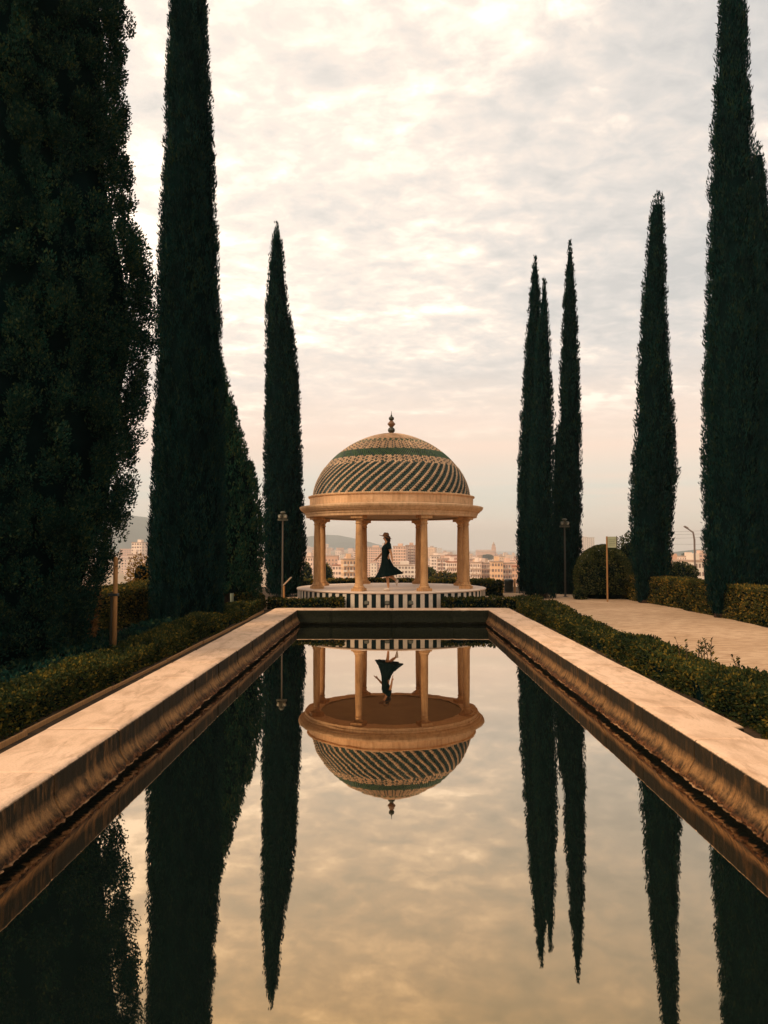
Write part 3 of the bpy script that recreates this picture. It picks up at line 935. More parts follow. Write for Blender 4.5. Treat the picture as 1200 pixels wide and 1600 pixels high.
# ------------------------------------------------------------------ vegetation
def cypress(name, label, prof_px, D, seed, mat='cypress', leaf=(0.13, 0.042), dens=420, clump=0.30, rough=0.06, trunk_r=0.16, group=None, core=0.86, wob=0.05, squash=1.0, vary=0.0, up=1.0):
    """column of upright sprays. prof_px: (y, x_left, x_right) in the photograph at depth D, from the foot up"""
    rg_ = np.random.default_rng(seed)
    zc, cxs, rad = [], [], []
    for (py, xl, xr) in prof_px:
        pl, pr_ = P(xl, py, D), P(xr, py, D)
        zc.append(pl.z); cxs.append((pl.x + pr_.x) / 2); rad.append((pr_.x - pl.x) / 2)
    zc, cxs, rad = np.array(zc), np.array(cxs), np.array(rad)
    zb = max(zc[0], GZ)
    root = empty(name, (float(np.interp(zb, zc, cxs)), D, GZ))
    tag(root, label, 'tree', group)
    ox, oy = root.location.x, D
    zt = zc[-1]
    # trunk
    tz = np.linspace(GZ - 0.1, zt - (zt - GZ) * 0.08, 8)
    MB().tube([(float(np.interp(z, zc, cxs)) - ox if z > zb else 0.0, 0, z - GZ) for z in tz], [trunk_r * (1 - 0.9 * i / 7) for i in range(8)], 10).build('trunk', M['bark'], root)

    def surf(z, th, f):
        c_ = np.interp(z, zc, cxs)
        r_ = np.interp(z, zc, rad)
        p = np.stack([np.cos(th) * 1.3, np.sin(th) * 1.3, z * 0.55], 1)
        k_ = 1 + wob * sinnoise(p, seed + 7, 2.2) + vary * sinnoise(p * 2.2, seed + 9, 2.0)
        rr_ = r_ * k_ * f
        return np.stack([c_ - ox + rr_ * np.cos(th), rr_ * np.sin(th) * squash, z - GZ], 1), r_
    # dark mass inside
    nz_, na = 46, 22
    zz = np.linspace(zb + 0.03, zt - (zt - zb) * 0.03, nz_)
    Zg, Tg = np.meshgrid(zz, np.linspace(0, 2 * math.pi, na, endpoint=False), indexing='ij')
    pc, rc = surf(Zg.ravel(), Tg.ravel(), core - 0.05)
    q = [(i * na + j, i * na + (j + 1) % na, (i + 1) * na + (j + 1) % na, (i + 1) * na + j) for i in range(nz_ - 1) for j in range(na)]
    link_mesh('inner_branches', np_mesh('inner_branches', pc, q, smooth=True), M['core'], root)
    # tufts
    area = float(np.trapz(2 * math.pi * np.interp(np.linspace(zb, zt, 60), zc, rad), np.linspace(zb, zt, 60)))
    nleaf = int(area * dens)
    ncl = max(60, int(area / (clump * clump * 0.30)))
    zs = np.linspace(zb, zt, 400)
    wts = np.interp(zs, zc, rad) + 0.05
    cdf = np.cumsum(wts) / wts.sum()
    cz = np.interp(rg_.random(ncl), cdf, zs)
    cth = rg_.random(ncl) * 2 * math.pi
    cf = 1.0 + rg_.normal(0, rough, ncl) - 0.06
    cp, cr = surf(cz, cth, cf)
    sz = clump * rg_.uniform(0.6, 1.35, ncl)
    sz = np.minimum(sz, 0.10 + np.interp(cz, zc, rad) * 0.9)
    per = np.maximum(4, (nleaf * sz ** 2 / (sz ** 2).sum())).astype(int)
    idx = np.repeat(np.arange(ncl), per)
    nL = len(idx)
    g3 = rg_.normal(size=(nL, 3))
    g3 /= np.linalg.norm(g3, axis=1, keepdims=True)
    g3 *= (rg_.random(nL) ** 0.4)[:, None]
    off = g3 * sz[idx][:, None] * np.array([0.32, 0.32, 0.85 * up + 0.36 * (1 - up)])
    pts = cp[idx] + off
    outw = np.stack([np.cos(cth[idx]), np.sin(cth[idx]), np.zeros(nL)], 1)
    dirs = np.array([0, 0, 1.0]) * (0.9 * up + 0.2) + outw * 0.22 + g3 * 0.40 + rg_.normal(0, 0.28, (nL, 3))
    # wispy leader
    ntip = 60
    tzs = zt - rg_.random(ntip) * 0.5
    tp = np.stack([np.interp(tzs, zc, cxs) - ox + rg_.normal(0, 0.035, ntip), rg_.normal(0, 0.035, ntip), tzs - GZ + 0.1], 1)
    pts = np.concatenate([pts, tp])
    dirs = np.concatenate([dirs, np.array([0, 0, 1.0]) + rg_.normal(0, 0.15, (ntip, 3))])
    pts[:, 2] = np.maximum(pts[:, 2], 0.05)
    lens = np.full(len(pts), leaf[0])
    stray = rg_.random(len(pts)) < 0.004
    lens[stray] *= 2.6
    v, q = leaves(pts, dirs, lens, leaf[1], rg_)
    link_mesh('crown', np_mesh('crown', v, q), M[mat], root)
    return root


GRP = None
cypress('cypress_tree', 'huge bushy dark cypress at the left edge, nearest of all the trees',
        [(1045, -80, 105), (1000, -115, 130), (930, -135, 150), (870, -140, 168), (800, -145, 193), (760, -150, 200), (700, -150, 208), (640, -150, 214), (590, -150, 222), (540, -150, 234), (490, -150, 224), (450, -150, 227), (400, -148, 218), (330, -142, 196), (260, -138, 184), (200, -135, 178), (165, -135, 192), (120, -130, 190), (95, -130, 182), (50, -128, 198), (0, -120, 183), (-120, -100, 175), (-300, -60, 130), (-450, 0, 70), (-480, 25, 40)],
        11.7, 11, 'cypress_b', (0.050, 0.027), 2900, 0.40, 0.05, 0.28, core=0.84, wob=0.03, vary=0.035, up=0.35)
cypress('cypress_tree', 'tall thick cypress column rising past the top edge, second from the left',
        [(985, 246, 340), (960, 238, 346), (900, 232, 351), (800, 236, 351), (600, 246, 349), (400, 251, 340), (250, 259, 332), (100, 263, 326), (0, 266, 322), (-150, 272, 314), (-300, 283, 303), (-345, 290, 296)],
        17.1, 21, 'cypress', (0.105, 0.024), 1250, 0.24, 0.022, 0.2, core=0.93)
cypress('cypress_tree', 'short broad conical cypress partly hidden behind the thick column on the left',
        [(925, 292, 408), (850, 288, 414), (800, 290, 410), (740, 300, 397), (660, 312, 372), (600, 325, 356), (560, 335, 345)],
        21.5, 31, 'cypress_c', (0.10, 0.042), 760, 0.28, 0.035, 0.18, up=0.7, core=0.88)
cypress('cypress_tree', 'slender pointed cypress standing just left of the gazebo',
        [(928, 417, 472), (860, 413, 478), (760, 413, 474), (650, 414, 469), (580, 415, 466), (520, 416, 460), (490, 417, 451), (420, 421, 444), (370, 427, 438), (350, 431, 434)],
        27.3, 41, 'cypress', (0.13, 0.036), 660, 0.27, 0.030, core=0.9)
cypress('cypress_tree', 'thin pointed cypress right of the gazebo, leftmost of the close trio',
        [(925, 810, 846), (850, 809, 850), (750, 811, 852), (650, 815, 850), (550, 821, 847), (480, 827, 844), (420, 832, 840), (402, 835, 838)],
        28.3, 51, 'cypress', (0.13, 0.036), 660, 0.27, 0.030, core=0.9)
cypress('cypress_tree', 'thin pointed cypress in the middle of the close trio right of the gazebo',
        [(928, 825, 868), (850, 823, 866), (750, 828, 864), (650, 833, 863), (560, 838, 860), (490, 844, 856), (437, 849, 852)],
        26.3, 61, 'cypress', (0.13, 0.036), 660, 0.27, 0.030, core=0.9)
cypress('cypress_tree', 'tallest cypress of the close trio right of the gazebo, behind the lamp post',
        [(930, 868, 905), (850, 868, 908), (750, 872, 908), (650, 875, 906), (550, 877, 903), (480, 881, 900), (420, 885, 896), (378, 889, 892)],
        28.6, 71, 'cypress', (0.13, 0.036), 660, 0.27, 0.030, core=0.9)
cypress('cypress_tree', 'low blunt cypress wedged in the gap of the close trio',
        [(925, 860, 887), (800, 863, 886), (700, 866, 881), (668, 869, 876)],
        30.5, 81, 'cypress', (0.13, 0.036), 660, 0.27, 0.030, core=0.9)
cypress('cypress_tree', 'lone blunt-topped cypress standing in the hedge beyond the round bush',
        [(940, 999, 1014), (915, 996, 1030), (885, 989, 1046), (800, 986, 1050), (730, 990, 1055), (660, 994, 1050), (560, 1000, 1043), (450, 1007, 1040), (380, 1013, 1038), (330, 1018, 1037), (303, 1024, 1034)],
        24.0, 91, 'cypress', (0.12, 0.034), 740, 0.28, 0.040, core=0.9)
cypress('cypress_tree', 'tall thick cypress at the right edge reaching past the top edge',
        [(960, 1113, 1140), (930, 1110, 1150), (890, 1105, 1172), (800, 1103, 1186), (700, 1102, 1190), (600, 1104, 1190), (500, 1107, 1186), (400, 1110, 1182), (300, 1113, 1177), (200, 1117, 1172), (100, 1122, 1167), (0, 1128, 1161), (-100, 1136, 1157), (-160, 1144, 1152)],
        19.0, 101, 'cypress', (0.115, 0.028), 1000, 0.30, 0.040, 0.18, core=0.90)
cypress('cypress_tree', 'cypress at the far right edge half hidden behind the tallest right one',
        [(930, 1158, 1235), (800, 1152, 1240), (600, 1156, 1232), (450, 1164, 1212), (330, 1172, 1201), (240, 1178, 1191), (224, 1181, 1186)],
        23.0, 111, 'cypress', (0.12, 0.034), 680, 0.28, 0.035, core=0.9)


def hedge(name, label, path, half_w, z1, seed, mat, leaf, dens, lumps=0.05, bob=0.05, steps=None, group=None, taper=0.06, near=6.0, cat='hedge'):
    """clipped hedge along a ground polyline; density falls and leaves grow with distance from the camera"""
    rg_ = np.random.default_rng(seed)
    path = [np.array(p, float) for p in path]
    root = empty(name, (float(path[0][0]), float(path[0][1]), GZ))
    tag(root, label, cat, group)
    o3 = np.array(root.location)
    segs = [(path[i], path[i + 1]) for i in range(len(path) - 1)]
    P_, D_ = [], []
    Lf, Wf = [], []
    ht = z1 - GZ

    def shape(pts, nrm):
        k_ = lumps * sinnoise(pts, seed + 1, 5.5) + lumps * 0.6 * sinnoise(pts, seed + 2, 13)
        q_ = pts + nrm * k_[:, None]
        top = bob * sinnoise(pts * np.array([1, 1, 0]), seed + 3, 1.8)
        if steps:
            top = top + steps * np.round(1.2 * sinnoise(pts * np.array([0.3, 1, 0]), seed + 4, 0.9))
        q_[:, 2] = GZ + (q_[:, 2] - GZ) * (1 + top / ht)
        return q_
    cv, cq = [], []
    for (a, b) in segs:
        d = b - a
        L = np.linalg.norm(d)
        d = d / L
        nrm = np.array([d[1], -d[0]])
        m = max(2, int(L / 0.35))
        # core
        base = len(cv)
        prof = [(-1, 0), (-1.0, 0.5), (-0.94, 0.93), (0, 0.97), (0.94, 0.93), (1.0, 0.5), (1, 0)]
        ringp = []
        for i in range(m + 1):
            t_ = i / m
            for (pw, pz) in prof:
                xy = a + d * L * t_ + nrm * pw * (half_w - 0.05)
                ringp.append((xy[0], xy[1], GZ + pz * (ht - 0.05)))
        ringp = np.array(ringp)
        ringp = shape(ringp, np.zeros_like(ringp))
        cv += [tuple(p - o3) for p in ringp]
        np_ = len(prof)
        for i in range(m):
            for k in range(np_ - 1):
                cq.append((base + i * np_ + k, base + i * np_ + k + 1, base + (i + 1) * np_ + k + 1, base + (i + 1) * np_ + k))
        # leaves, in slices along the run
        ns = max(1, int(L / 0.5))
        for s_ in range(ns):
            t0, t1 = s_ / ns, (s_ + 1) / ns
            mid = a + d * L * (t0 + t1) / 2
            dist = max(near, float(np.hypot(mid[0], mid[1])))
            k_ = near / dist
            dn = dens * k_ ** 1.1
            sc_ = k_ ** -0.5
            sl = L / ns
            for face, ar in (('top', 2 * half_w * sl), ('l', ht * sl), ('r', ht * sl)) + ((('e0', 2 * half_w * ht),) if s_ == 0 else ()) + ((('e1', 2 * half_w * ht),) if s_ == ns - 1 else ()):
                n_ = int(ar * dn)
                if n_ < 1:
                    continue
                u = t0 + (t1 - t0) * rg_.random(n_)
                v_ = rg_.random(n_)
                if face == 'top':
                    w_ = (v_ * 2 - 1) * half_w
                    z_ = np.full(n_, z1) - (np.abs(w_) / half_w) ** 6 * 0.04
                    nn = np.tile([0, 0, 1.0], (n_, 1))
                elif face in 'lr':
                    sg = -1 if face == 'l' else 1
                    w_ = sg * (half_w + taper * 0.3 * (1 - v_))
                    z_ = GZ + v_ * ht
                    nn = np.tile([nrm[0] * sg, nrm[1] * sg, 0.0], (n_, 1))
                else:
                    u = np.zeros(n_) if face == 'e0' else np.ones(n_)
                    w_ = (v_ * 2 - 1) * half_w
                    z_ = GZ + rg_.random(n_) * ht
                    sg = -1 if face == 'e0' else 1
                    nn = np.tile([d[0] * sg, d[1] * sg, 0.0], (n_, 1))
                xy = a[None] + np.outer(u * L, d) + nrm[None] * (w_ if hasattr(w_, '__len__') else np.full(n_, w_))[:, None]
                pts = np.stack([xy[:, 0], xy[:, 1], z_], 1)
                pts = shape(pts, nn) - nn * (rg_.random(n_) ** 1.5 * 0.07)[:, None] + rg_.normal(0, 0.012, (n_, 3))
                dirs = nn * 0.8 + rg_.normal(0, 0.6, (n_, 3)) + np.array([0, 0, 0.35])
                P_.append(pts - o3)
                D_.append(dirs)
                Lf.append(np.full(n_, leaf[0] * sc_))
                Wf.append(np.full(n_, leaf[1] * sc_))
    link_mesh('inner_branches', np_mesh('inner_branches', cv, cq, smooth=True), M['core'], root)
    pts, dirs = np.concatenate(P_), np.concatenate(D_)
    v, q = leaves(pts, dirs, np.concatenate(Lf), np.concatenate(Wf), rg_)
    link_mesh('foliage', np_mesh('foliage', v, q), M[mat], root)
    return root


# low loose box hedges beside the pool
hedge('box_hedge', 'low loose green hedge along the left side of the pool', [(-3.78, 2.5), (-3.78, 21.2), (-4.25, 24.0)], 0.28, 0.66, 201, 'box_leaf', (0.036, 0.022), 4300, 0.055, 0.06, steps=0.03)
hedge('box_hedge', 'low uneven green hedge between the pool and the sandy path', [(3.72, 2.5), (3.74, 20.9)], 0.29, 0.69, 211, 'box_leaf', (0.036, 0.022), 4600, 0.05, 0.045, steps=0.05)
hedge('box_hedge', 'short low hedge before the gazebo platform, left of the spotlights', [(-3.4, 21.62), (-1.28, 21.56)], 0.20, 0.66, 221, 'box_leaf', (0.055, 0.034), 1500, 0.03, 0.03, near=8)
hedge('box_hedge', 'short low hedge before the gazebo platform, right of the spotlights', [(1.48, 21.56), (3.6, 21.62)], 0.20, 0.66, 231, 'box_leaf', (0.055, 0.034), 1500, 0.03, 0.03, near=8)
hedge('low_shrubs', 'dark low shrubs filling the bed under the big left cypresses', [(-4.75, 6.2), (-4.75, 21.5)], 0.50, 0.50, 236, 'cypress_b', (0.05, 0.028), 2400, 0.10, 0.10, cat='shrubs')
# tall clipped hedges
hedge('clipped_hedge', 'tall orange-tinged clipped hedge along the right side of the sandy path', [(8.62, 9.0), (8.50, 22.0), (8.12, 26.4)], 0.38, 1.17, 241, 'ochre_leaf', (0.042, 0.028), 2300, 0.03, 0.02, near=9)
hedge('clipped_hedge', 'clipped hedge with golden top behind the two big cypresses on the left', [(-6.15, 7.0), (-6.1, 22.5)], 0.42, 1.20, 251, 'ochre_leaf', (0.045, 0.030), 1500, 0.03, 0.03, near=9)
hedge('clipped_hedge', 'short clipped hedge block behind the bollard light', [(-5.3, 24.0), (-4.35, 24.2)], 0.35, 0.95, 256, 'box_leaf', (0.055, 0.036), 900, 0.03, 0.02, near=9)
hedge('clipped_hedge', 'low clipped hedge closing the terrace behind the gazebo', [(-4.6, 30.6), (4.1, 30.6)], 0.35, 0.82, 261, 'ochre_leaf', (0.06, 0.04), 1100, 0.03, 0.02, near=9)
hedge('clipped_hedge', 'dark clipped hedge between the gazebo and the litter bin', [(3.05, 27.9), (4.05, 27.9)], 0.30, 0.86, 271, 'box_leaf', (0.06, 0.04), 1100, 0.03, 0.02, near=9)


def shoots(name, label, loc, h, n, mat, seed, spread=0.10, leaf=(0.05, 0.02), cat='plant', kind='shoot'):
    """upright leafy shoots"""
    rg_ = np.random.default_rng(seed)
    root = empty(name, loc)
    tag(root, label, cat)
    st = MB()
    pts, dirs = [], []
    for k in range(n):
        x, y = rg_.normal(0, spread, 2)
        hh = h * rg_.uniform(0.55, 1.0)
        lx, ly = rg_.normal(0, 0.06, 2)
        st.tube([(x, y, -0.25), (x + lx * 0.5, y + ly * 0.5, hh * 0.5), (x + lx, y + ly, hh)], [0.006, 0.004, 0.002], 5)
        for q_ in range(int(26 * hh / 0.3)):
            t_ = rg_.random()
            a_ = rg_.random() * 6.28
            r_ = 0.05 * (1.1 - t_)
            pts.append((x + lx * t_ + r_ * math.cos(a_) * 0.7, y + ly * t_ + r_ * math.sin(a_) * 0.7, hh * t_ + 0.01))
            dirs.append((math.cos(a_), math.sin(a_), 0.8))
    st.build('stem', M['bark'], root)
    v, q_ = leaves(np.array(pts), np.array(dirs), leaf[0], leaf[1], rg_)
    link_mesh('foliage', np_mesh('foliage', v, q_), M[mat], root)
    return root


shoots('wild_shoot', 'tall spiky wild shoot sticking out of the hedge by the path', (3.90, 9.7, 0.68), 0.27, 9, 'box_leaf', 5, 0.10)
shoots('wild_shoot', 'single thin shoot above the hedge by the path, nearer the camera', (3.95, 8.75, 0.68), 0.17, 3, 'box_leaf', 6, 0.03)


def blob_plant(name, label, c, rx, ry, rz, seed, mat, leaf, dens, cat, trunk=None, rough=0.05, core=0.9, lumpy=0.06, dome=False, ground=None, group=None, freq=2.5):
    """rounded crown of leaves about an ellipsoid; optional trunk down to ground"""
    rg_ = np.random.default_rng(seed)
    gz_ = GZ if ground is None else ground
    root = empty(name, (c[0], c[1], gz_))
    tag(root, label, cat, group)
    cz = c[2] - gz_
    n_ = int(4 * math.pi * ((rx * ry) ** 1.6 + (rx * rz) ** 1.6 + (ry * rz) ** 1.6) ** (1 / 1.6) / 3 ** (1 / 1.6) * dens)
    u = rg_.normal(size=(n_, 3))
    u /= np.linalg.norm(u, axis=1, keepdims=True)
    if dome:
        u[:, 2] = np.where(u[:, 2] < -0.45, -u[:, 2], u[:, 2])
    k_ = 1 + lumpy * sinnoise(u, seed + 1, freq) + lumpy * 0.7 * sinnoise(u, seed + 2, freq * 2.6) - rough * rg_.random(n_) ** 1.5 * 1.6
    pts = u * np.array([rx, ry, rz]) * k_[:, None] + np.array([0, 0, cz])
    pts[:, 2] = np.maximum(pts[:, 2], 0.03 if dome else -99)
    dirs = u * 0.8 + rg_.normal(0, 0.5, (n_, 3)) + np.array([0, 0, 0.25])
    v, q = leaves(pts, dirs, leaf[0], leaf[1], rg_)
    link_mesh('crown', np_mesh('crown', v, q), M[mat], root)
    nu, nv = 20, 12
    cv, cq = [], []
    for i in range(nv + 1):
        for j in range(nu):
            th, ph = math.pi * i / nv, 2 * math.pi * j / nu
            cv.append((math.sin(th) * math.cos(ph), math.sin(th) * math.sin(ph), math.cos(th)))
    cv = np.array(cv)
    kk = (core - 0.08) * (1 + lumpy * sinnoise(cv, seed + 1, freq))
    cv = cv * np.array([rx, ry, rz]) * kk[:, None] + np.array([0, 0, cz])
    if dome:
        cv[:, 2] = np.maximum(cv[:, 2], 0.0)
    cq = [(i * nu + j, i * nu + (j + 1) % nu, (i + 1) * nu + (j + 1) % nu, (i + 1) * nu + j) for i in range(nv) for j in range(nu)]
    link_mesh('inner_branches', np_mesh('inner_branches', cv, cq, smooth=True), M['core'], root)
    if trunk:
        MB().tube([(0, 0, -0.3), (trunk * 0.4, 0, cz * 0.5), (0, 0, cz)], [trunk, trunk * 0.8, trunk * 0.4], 8).build('trunk', M['bark'], root)
    return root


c = P(942, 895, 26.2)
blob_plant('round_bush', 'big round clipped bush behind the sign post', (c.x, 26.2, 1.02), 1.0, 1.0, 1.14, 301, 'bush_leaf', (0.07, 0.042), 900, 'bush', None, dome=True, lumpy=0.02, rough=0.03)
c = P(906, 925, 25.6)
blob_plant('small_bush', 'little tuft of leaves at the left foot of the round bush', (c.x, 25.6, 0.45), 0.22, 0.2, 0.24, 305, 'bush_leaf', (0.07, 0.04), 700, 'bush', None, dome=True, lumpy=0.1)
c = P(160, 968, 13.6)
blob_plant('dry_shrub', 'dead orange-brown branchlets at the foot of the big left cypress', (c.x + 0.02, 12.9, 0.95), 0.20, 0.2, 0.62, 311, 'dry_leaf', (0.09, 0.026), 900, 'shrub', 0.03, lumpy=0.25, rough=0.3, core=0.6)
c = P(222, 905, 22.5)
blob_plant('golden_shrub', 'golden leafy shrub glimpsed between the two big left cypresses', (c.x, 22.5, 1.25), 0.45, 0.45, 0.6, 321, 'yellow_leaf', (0.09, 0.05), 260, 'shrub', 0.04, lumpy=0.2, rough=0.3, core=0.55)
c = P(985, 862, 33)
blob_plant('broad_tree', 'loose mid-green tree showing above the round bush', (c.x, 33, 1.6), 0.85, 0.8, 1.15, 331, 'mid_leaf', (0.11, 0.06), 240, 'tree', 0.09, lumpy=0.2, rough=0.3, core=0.7)
c = P(1062, 893, 31)
blob_plant('broad_tree', 'dark rounded tree just above the right hedge beside the lone cypress', (c.x, 31, 0.75), 0.75, 0.7, 0.75, 341, 'bush_leaf', (0.10, 0.06), 380, 'tree', 0.08, lumpy=0.1, rough=0.15)
for i, (px, py, D, rx, rz, mt, lab) in enumerate([
        (510, 900, 75, 0.75, 1.1, 'mid_leaf', 'small green tree below the terrace between the two left column pairs'),
        (481, 902, 70, 0.45, 1.2, 'bush_leaf', 'dark slim tree below the terrace at the left column pair'),
        (671, 899, 90, 1.0, 0.9, 'bush_leaf', 'dark green tree below the terrace right of the dancing person'),
        (692, 906, 80, 1.3, 0.8, 'ochre_leaf', 'brownish tree crown above the rear hedge, right of the third column pair'),
        (718, 906, 84, 1.1, 0.8, 'ochre_leaf', 'second brownish tree crown above the rear hedge near the right columns')]):
    c = P(px, py, D)
    blob_plant('broad_tree', lab, (c.x, D, c.z), rx, rx, rz, 350 + i, mt, (0.28, 0.16), 60, 'tree', 0.15, lumpy=0.16, rough=0.2, ground=float(land_h(c.x, D)), group='trees on the slope below the terrace')

# ------------------------------------------------------------------ street furniture
def flood_post(label, px, D, top_py, bend=0.0, left=True):
    p = P(px, top_py, D)
    H = p.z - GZ
    r = empty('lamp_post', (p.x, D, GZ))
    tag(r, label, 'lamp post')
    MB().lathe([(0.09, 0), (0.09, 0.02), (0.045, 0.03), (0.030, 0.2), (0.024, H - 0.30)], 14).build('pole', M['pole'], r)
    MB().bbox(-0.17, 0.17, -0.03, 0.03, H - 0.31, H - 0.25, 0.01).build('bracket', M['lamp_metal'], r)
    for s in ((-1, 1)):
        f = MB().bbox(-0.085, 0.085, -0.06, 0.06, -0.075, 0.075, 0.02).build('floodlight', M['lamp_metal'], r)
        f.location = (0.085 * s, -0.05, H - 0.17)
        f.scale = (0.72, 0.72, 0.8)
        f.rotation_euler = (R(25), 0, R(28 * s))
        g_ = MB().lathe([(0.06, -0.004), (0.055, 0.012), (0.03, 0.02)], 14).build('lens', M['lamp_glass'], f)
        g_.location = (0, -0.062, 0)
        g_.rotation_euler = (R(90), 0, 0)
    MB().lathe([(0.03, H - 0.26), (0.035, H - 0.08), (0.085, H - 0.06), (0.09, H - 0.035), (0.05, H)], 16).build('cap', M['lamp_metal'], r)
    return r


flood_post('lamp post with two floodlights before the slender cypress left of the gazebo', 442, 25.6, 799)
flood_post('lamp post with two floodlights before the close trio of cypresses', 882, 26.9, 810)

# sign
p = P(948, 838, 24.4)
r = empty('sign_post', (p.x, 24.4, GZ))
tag(r, 'slim post with a small pale green sign beside the sandy path', 'sign')
H = p.z - GZ
MB().bbox(-0.022, 0.022, -0.022, 0.022, -0.05, H, 0.006).build('post', M['timber'], r)
pn = MB().bbox(0.026, 0.30, -0.010, 0.010, H - 0.36, H - 0.01, 0.004).build('sign_panel', M['sign'], r)
MB().bbox(0.302, 0.325, -0.014, 0.014, H - 0.38, H + 0.01, 0.004).build('edge_bar', M['pole'], r)
for k in range(4):
    MB().box(0.06, 0.27 - 0.03 * (k % 2), -0.0125, -0.0105, H - 0.12 - k * 0.055, H - 0.105 - k * 0.055).build('text_line', M['sign_ink'], pn)

# slanted plaque beside the left lamp post
p = P(449, 908, 25.2)
r = empty('information_plaque', (p.x, 25.2, GZ))
tag(r, 'small slanted information plaque beside the left lamp post', 'plaque')
MB().bbox(-0.14, -0.08, -0.03, 0.03, -0.05, p.z - GZ - 0.15, 0.01).build('stand', M['timber'], r)
o = MB().bbox(-0.18, 0.18, -0.02, 0.02, -0.012, 0.012, 0.004).build('plaque_panel', M['plaque'], r)
o.scale = (1, 9, 1)
o.location = (0, 0, p.z - GZ)
o.rotation_euler = (0, R(-46), 0)

# bollard light
p = P(362, 918, 22.8)
r = empty('bollard_light', (p.x, 22.8, GZ))
tag(r, 'small pale bollard light with rounded top among the left hedges', 'bollard')
H = p.z - GZ
MB().lathe([(0.075, 0), (0.058, 0.02), (0.058, H - 0.17)], 18).build('tube', M['bollard'], r)
MB().lathe([(0.045, H - 0.17), (0.045, H - 0.11)], 18).build('light_slot', M['dark_metal'], r)
MB().lathe([(0.06, H - 0.11), (0.06, H - 0.06), (0.048, H - 0.02), (0.02, H)], 18).build('cap', M['plaque'], r)
MB().bbox(-0.16, 0.16, -0.12, 0.12, 0, 0.05, 0.01).build('footing', M['bollard'], r)

# tree stake
p = P(181, 870, 12.0)
r = empty('tree_stake', (p.x, 12.0, GZ))
tag(r, 'pair of tall timber stakes tied together beside the big left cypress', 'stake')
H = p.z - GZ
MB().lathe([(0.036, -0.2), (0.035, H - 0.03), (0.02, H)], 12).build('stake', M['timber'], r)
o = MB().lathe([(0.032, -0.2), (0.03, H * 0.64), (0.02, H * 0.655)], 12).build('stake', M['pole'], r)
o.location = (-0.055, 0.02, 0)
MB().bbox(-0.10, 0.045, -0.042, 0.058, H * 0.615, H * 0.64, 0.006).build('strap', M['dark_metal'], r)

# litter bin
p = P(795, 905, 29.2)
r = empty('litter_bin', (p.x, 29.2, GZ))
tag(r, 'dark litter bin between two stone posts left of the cypress trio', 'bin')
H = p.z - GZ
MB().lathe([(0.14, 0.06), (0.16, 0.12), (0.165, H - 0.10), (0.175, H - 0.09), (0.175, H - 0.04), (0.15, H)], 20).build('bin_body', M['dark_metal'], r)
for s in (-1, 1):
    MB().bbox(0.22 * s - 0.035, 0.22 * s + 0.035, -0.04, 0.04, -0.02, H + 0.02, 0.01).build('post', M['column'], r)

# ground spotlights before the platform
for i, (px, lab) in enumerate(((573, 'left of the three small spotlights before the striped platform'), (605, 'middle of the three small spotlights before the striped platform'), (642, 'right of the three small spotlights before the striped platform'))):
    p = P(px, 938, 21.33)
    r = empty('spotlight', (p.x, 21.33, GZ))
    tag(r, lab, 'spotlight', 'spotlights at the foot of the gazebo')
    MB().tube([(0, 0, 0), (0, 0, 0.16)], 0.012, 8).build('stem', M['dark_metal'], r)
    hd = MB().bbox(-0.062, 0.062, -0.045, 0.05, -0.05, 0.055, 0.018).build('housing', M['lamp_metal'], r)
    hd.location = (0, 0, 0.20)
    hd.rotation_euler = (R(-22), 0, R((-14, 4, 18)[i]))
    ln = MB().lathe([(0.045, 0), (0.04, 0.01), (0.02, 0.014)], 14).build('lens', M['lamp_glass'], hd)
    ln.location = (0, 0.05, 0)
    ln.rotation_euler = (R(-90), 0, 0)

# street lamp below the terrace on the right
D = 62
p0, p1, p2 = P(1085, 843, D), P(1083, 832, D), P(1072, 824.5, D)
gzl = float(land_h(p0.x, D))
r = empty('street_lamp', (p0.x, D, gzl))
tag(r, 'grey street lamp with bent arm rising behind the right hedge', 'street lamp')
MB().tube([(0, 0, -0.2), (0, 0, 1.0), (0, 0, p0.z - gzl), (p1.x - p0.x, 0, p1.z - gzl), (p2.x - p0.x + 0.1, 0, p2.z - gzl - 0.06)], [0.11, 0.09, 0.075, 0.065, 0.055], 10).build('pole', M['grey_metal'], r)
o = MB().bbox(-0.24, 0.14, -0.12, 0.12, -0.06, 0.06, 0.03).build('lamp_head', M['grey_metal'], r)
o.location = (p2.x - p0.x + 0.05, 0, p2.z - gzl)
o.rotation_euler = (0, R(32), 0)
# power lines behind it
for i, (ya, yb) in enumerate(((830, 818), (834, 824), (840, 829), (848, 842))):
    D = 120
    a, b = P(1010, ya, D), P(1190, yb, D)
    pts = [(a.lerp(b, t) - Vector((0, 0, 0.5 * 4 * t * (1 - t)))) for t in np.linspace(0, 1, 12)]
    o = MB().tube([p_ - a for p_ in pts], 0.014, 5).build('power_line', M['grey_metal'])
    o.location = a
    tag(o, ('topmost', 'second', 'third', 'lowest')[i] + ' of the thin power lines beyond the right hedge', 'cable', 'power lines beyond the right hedge')

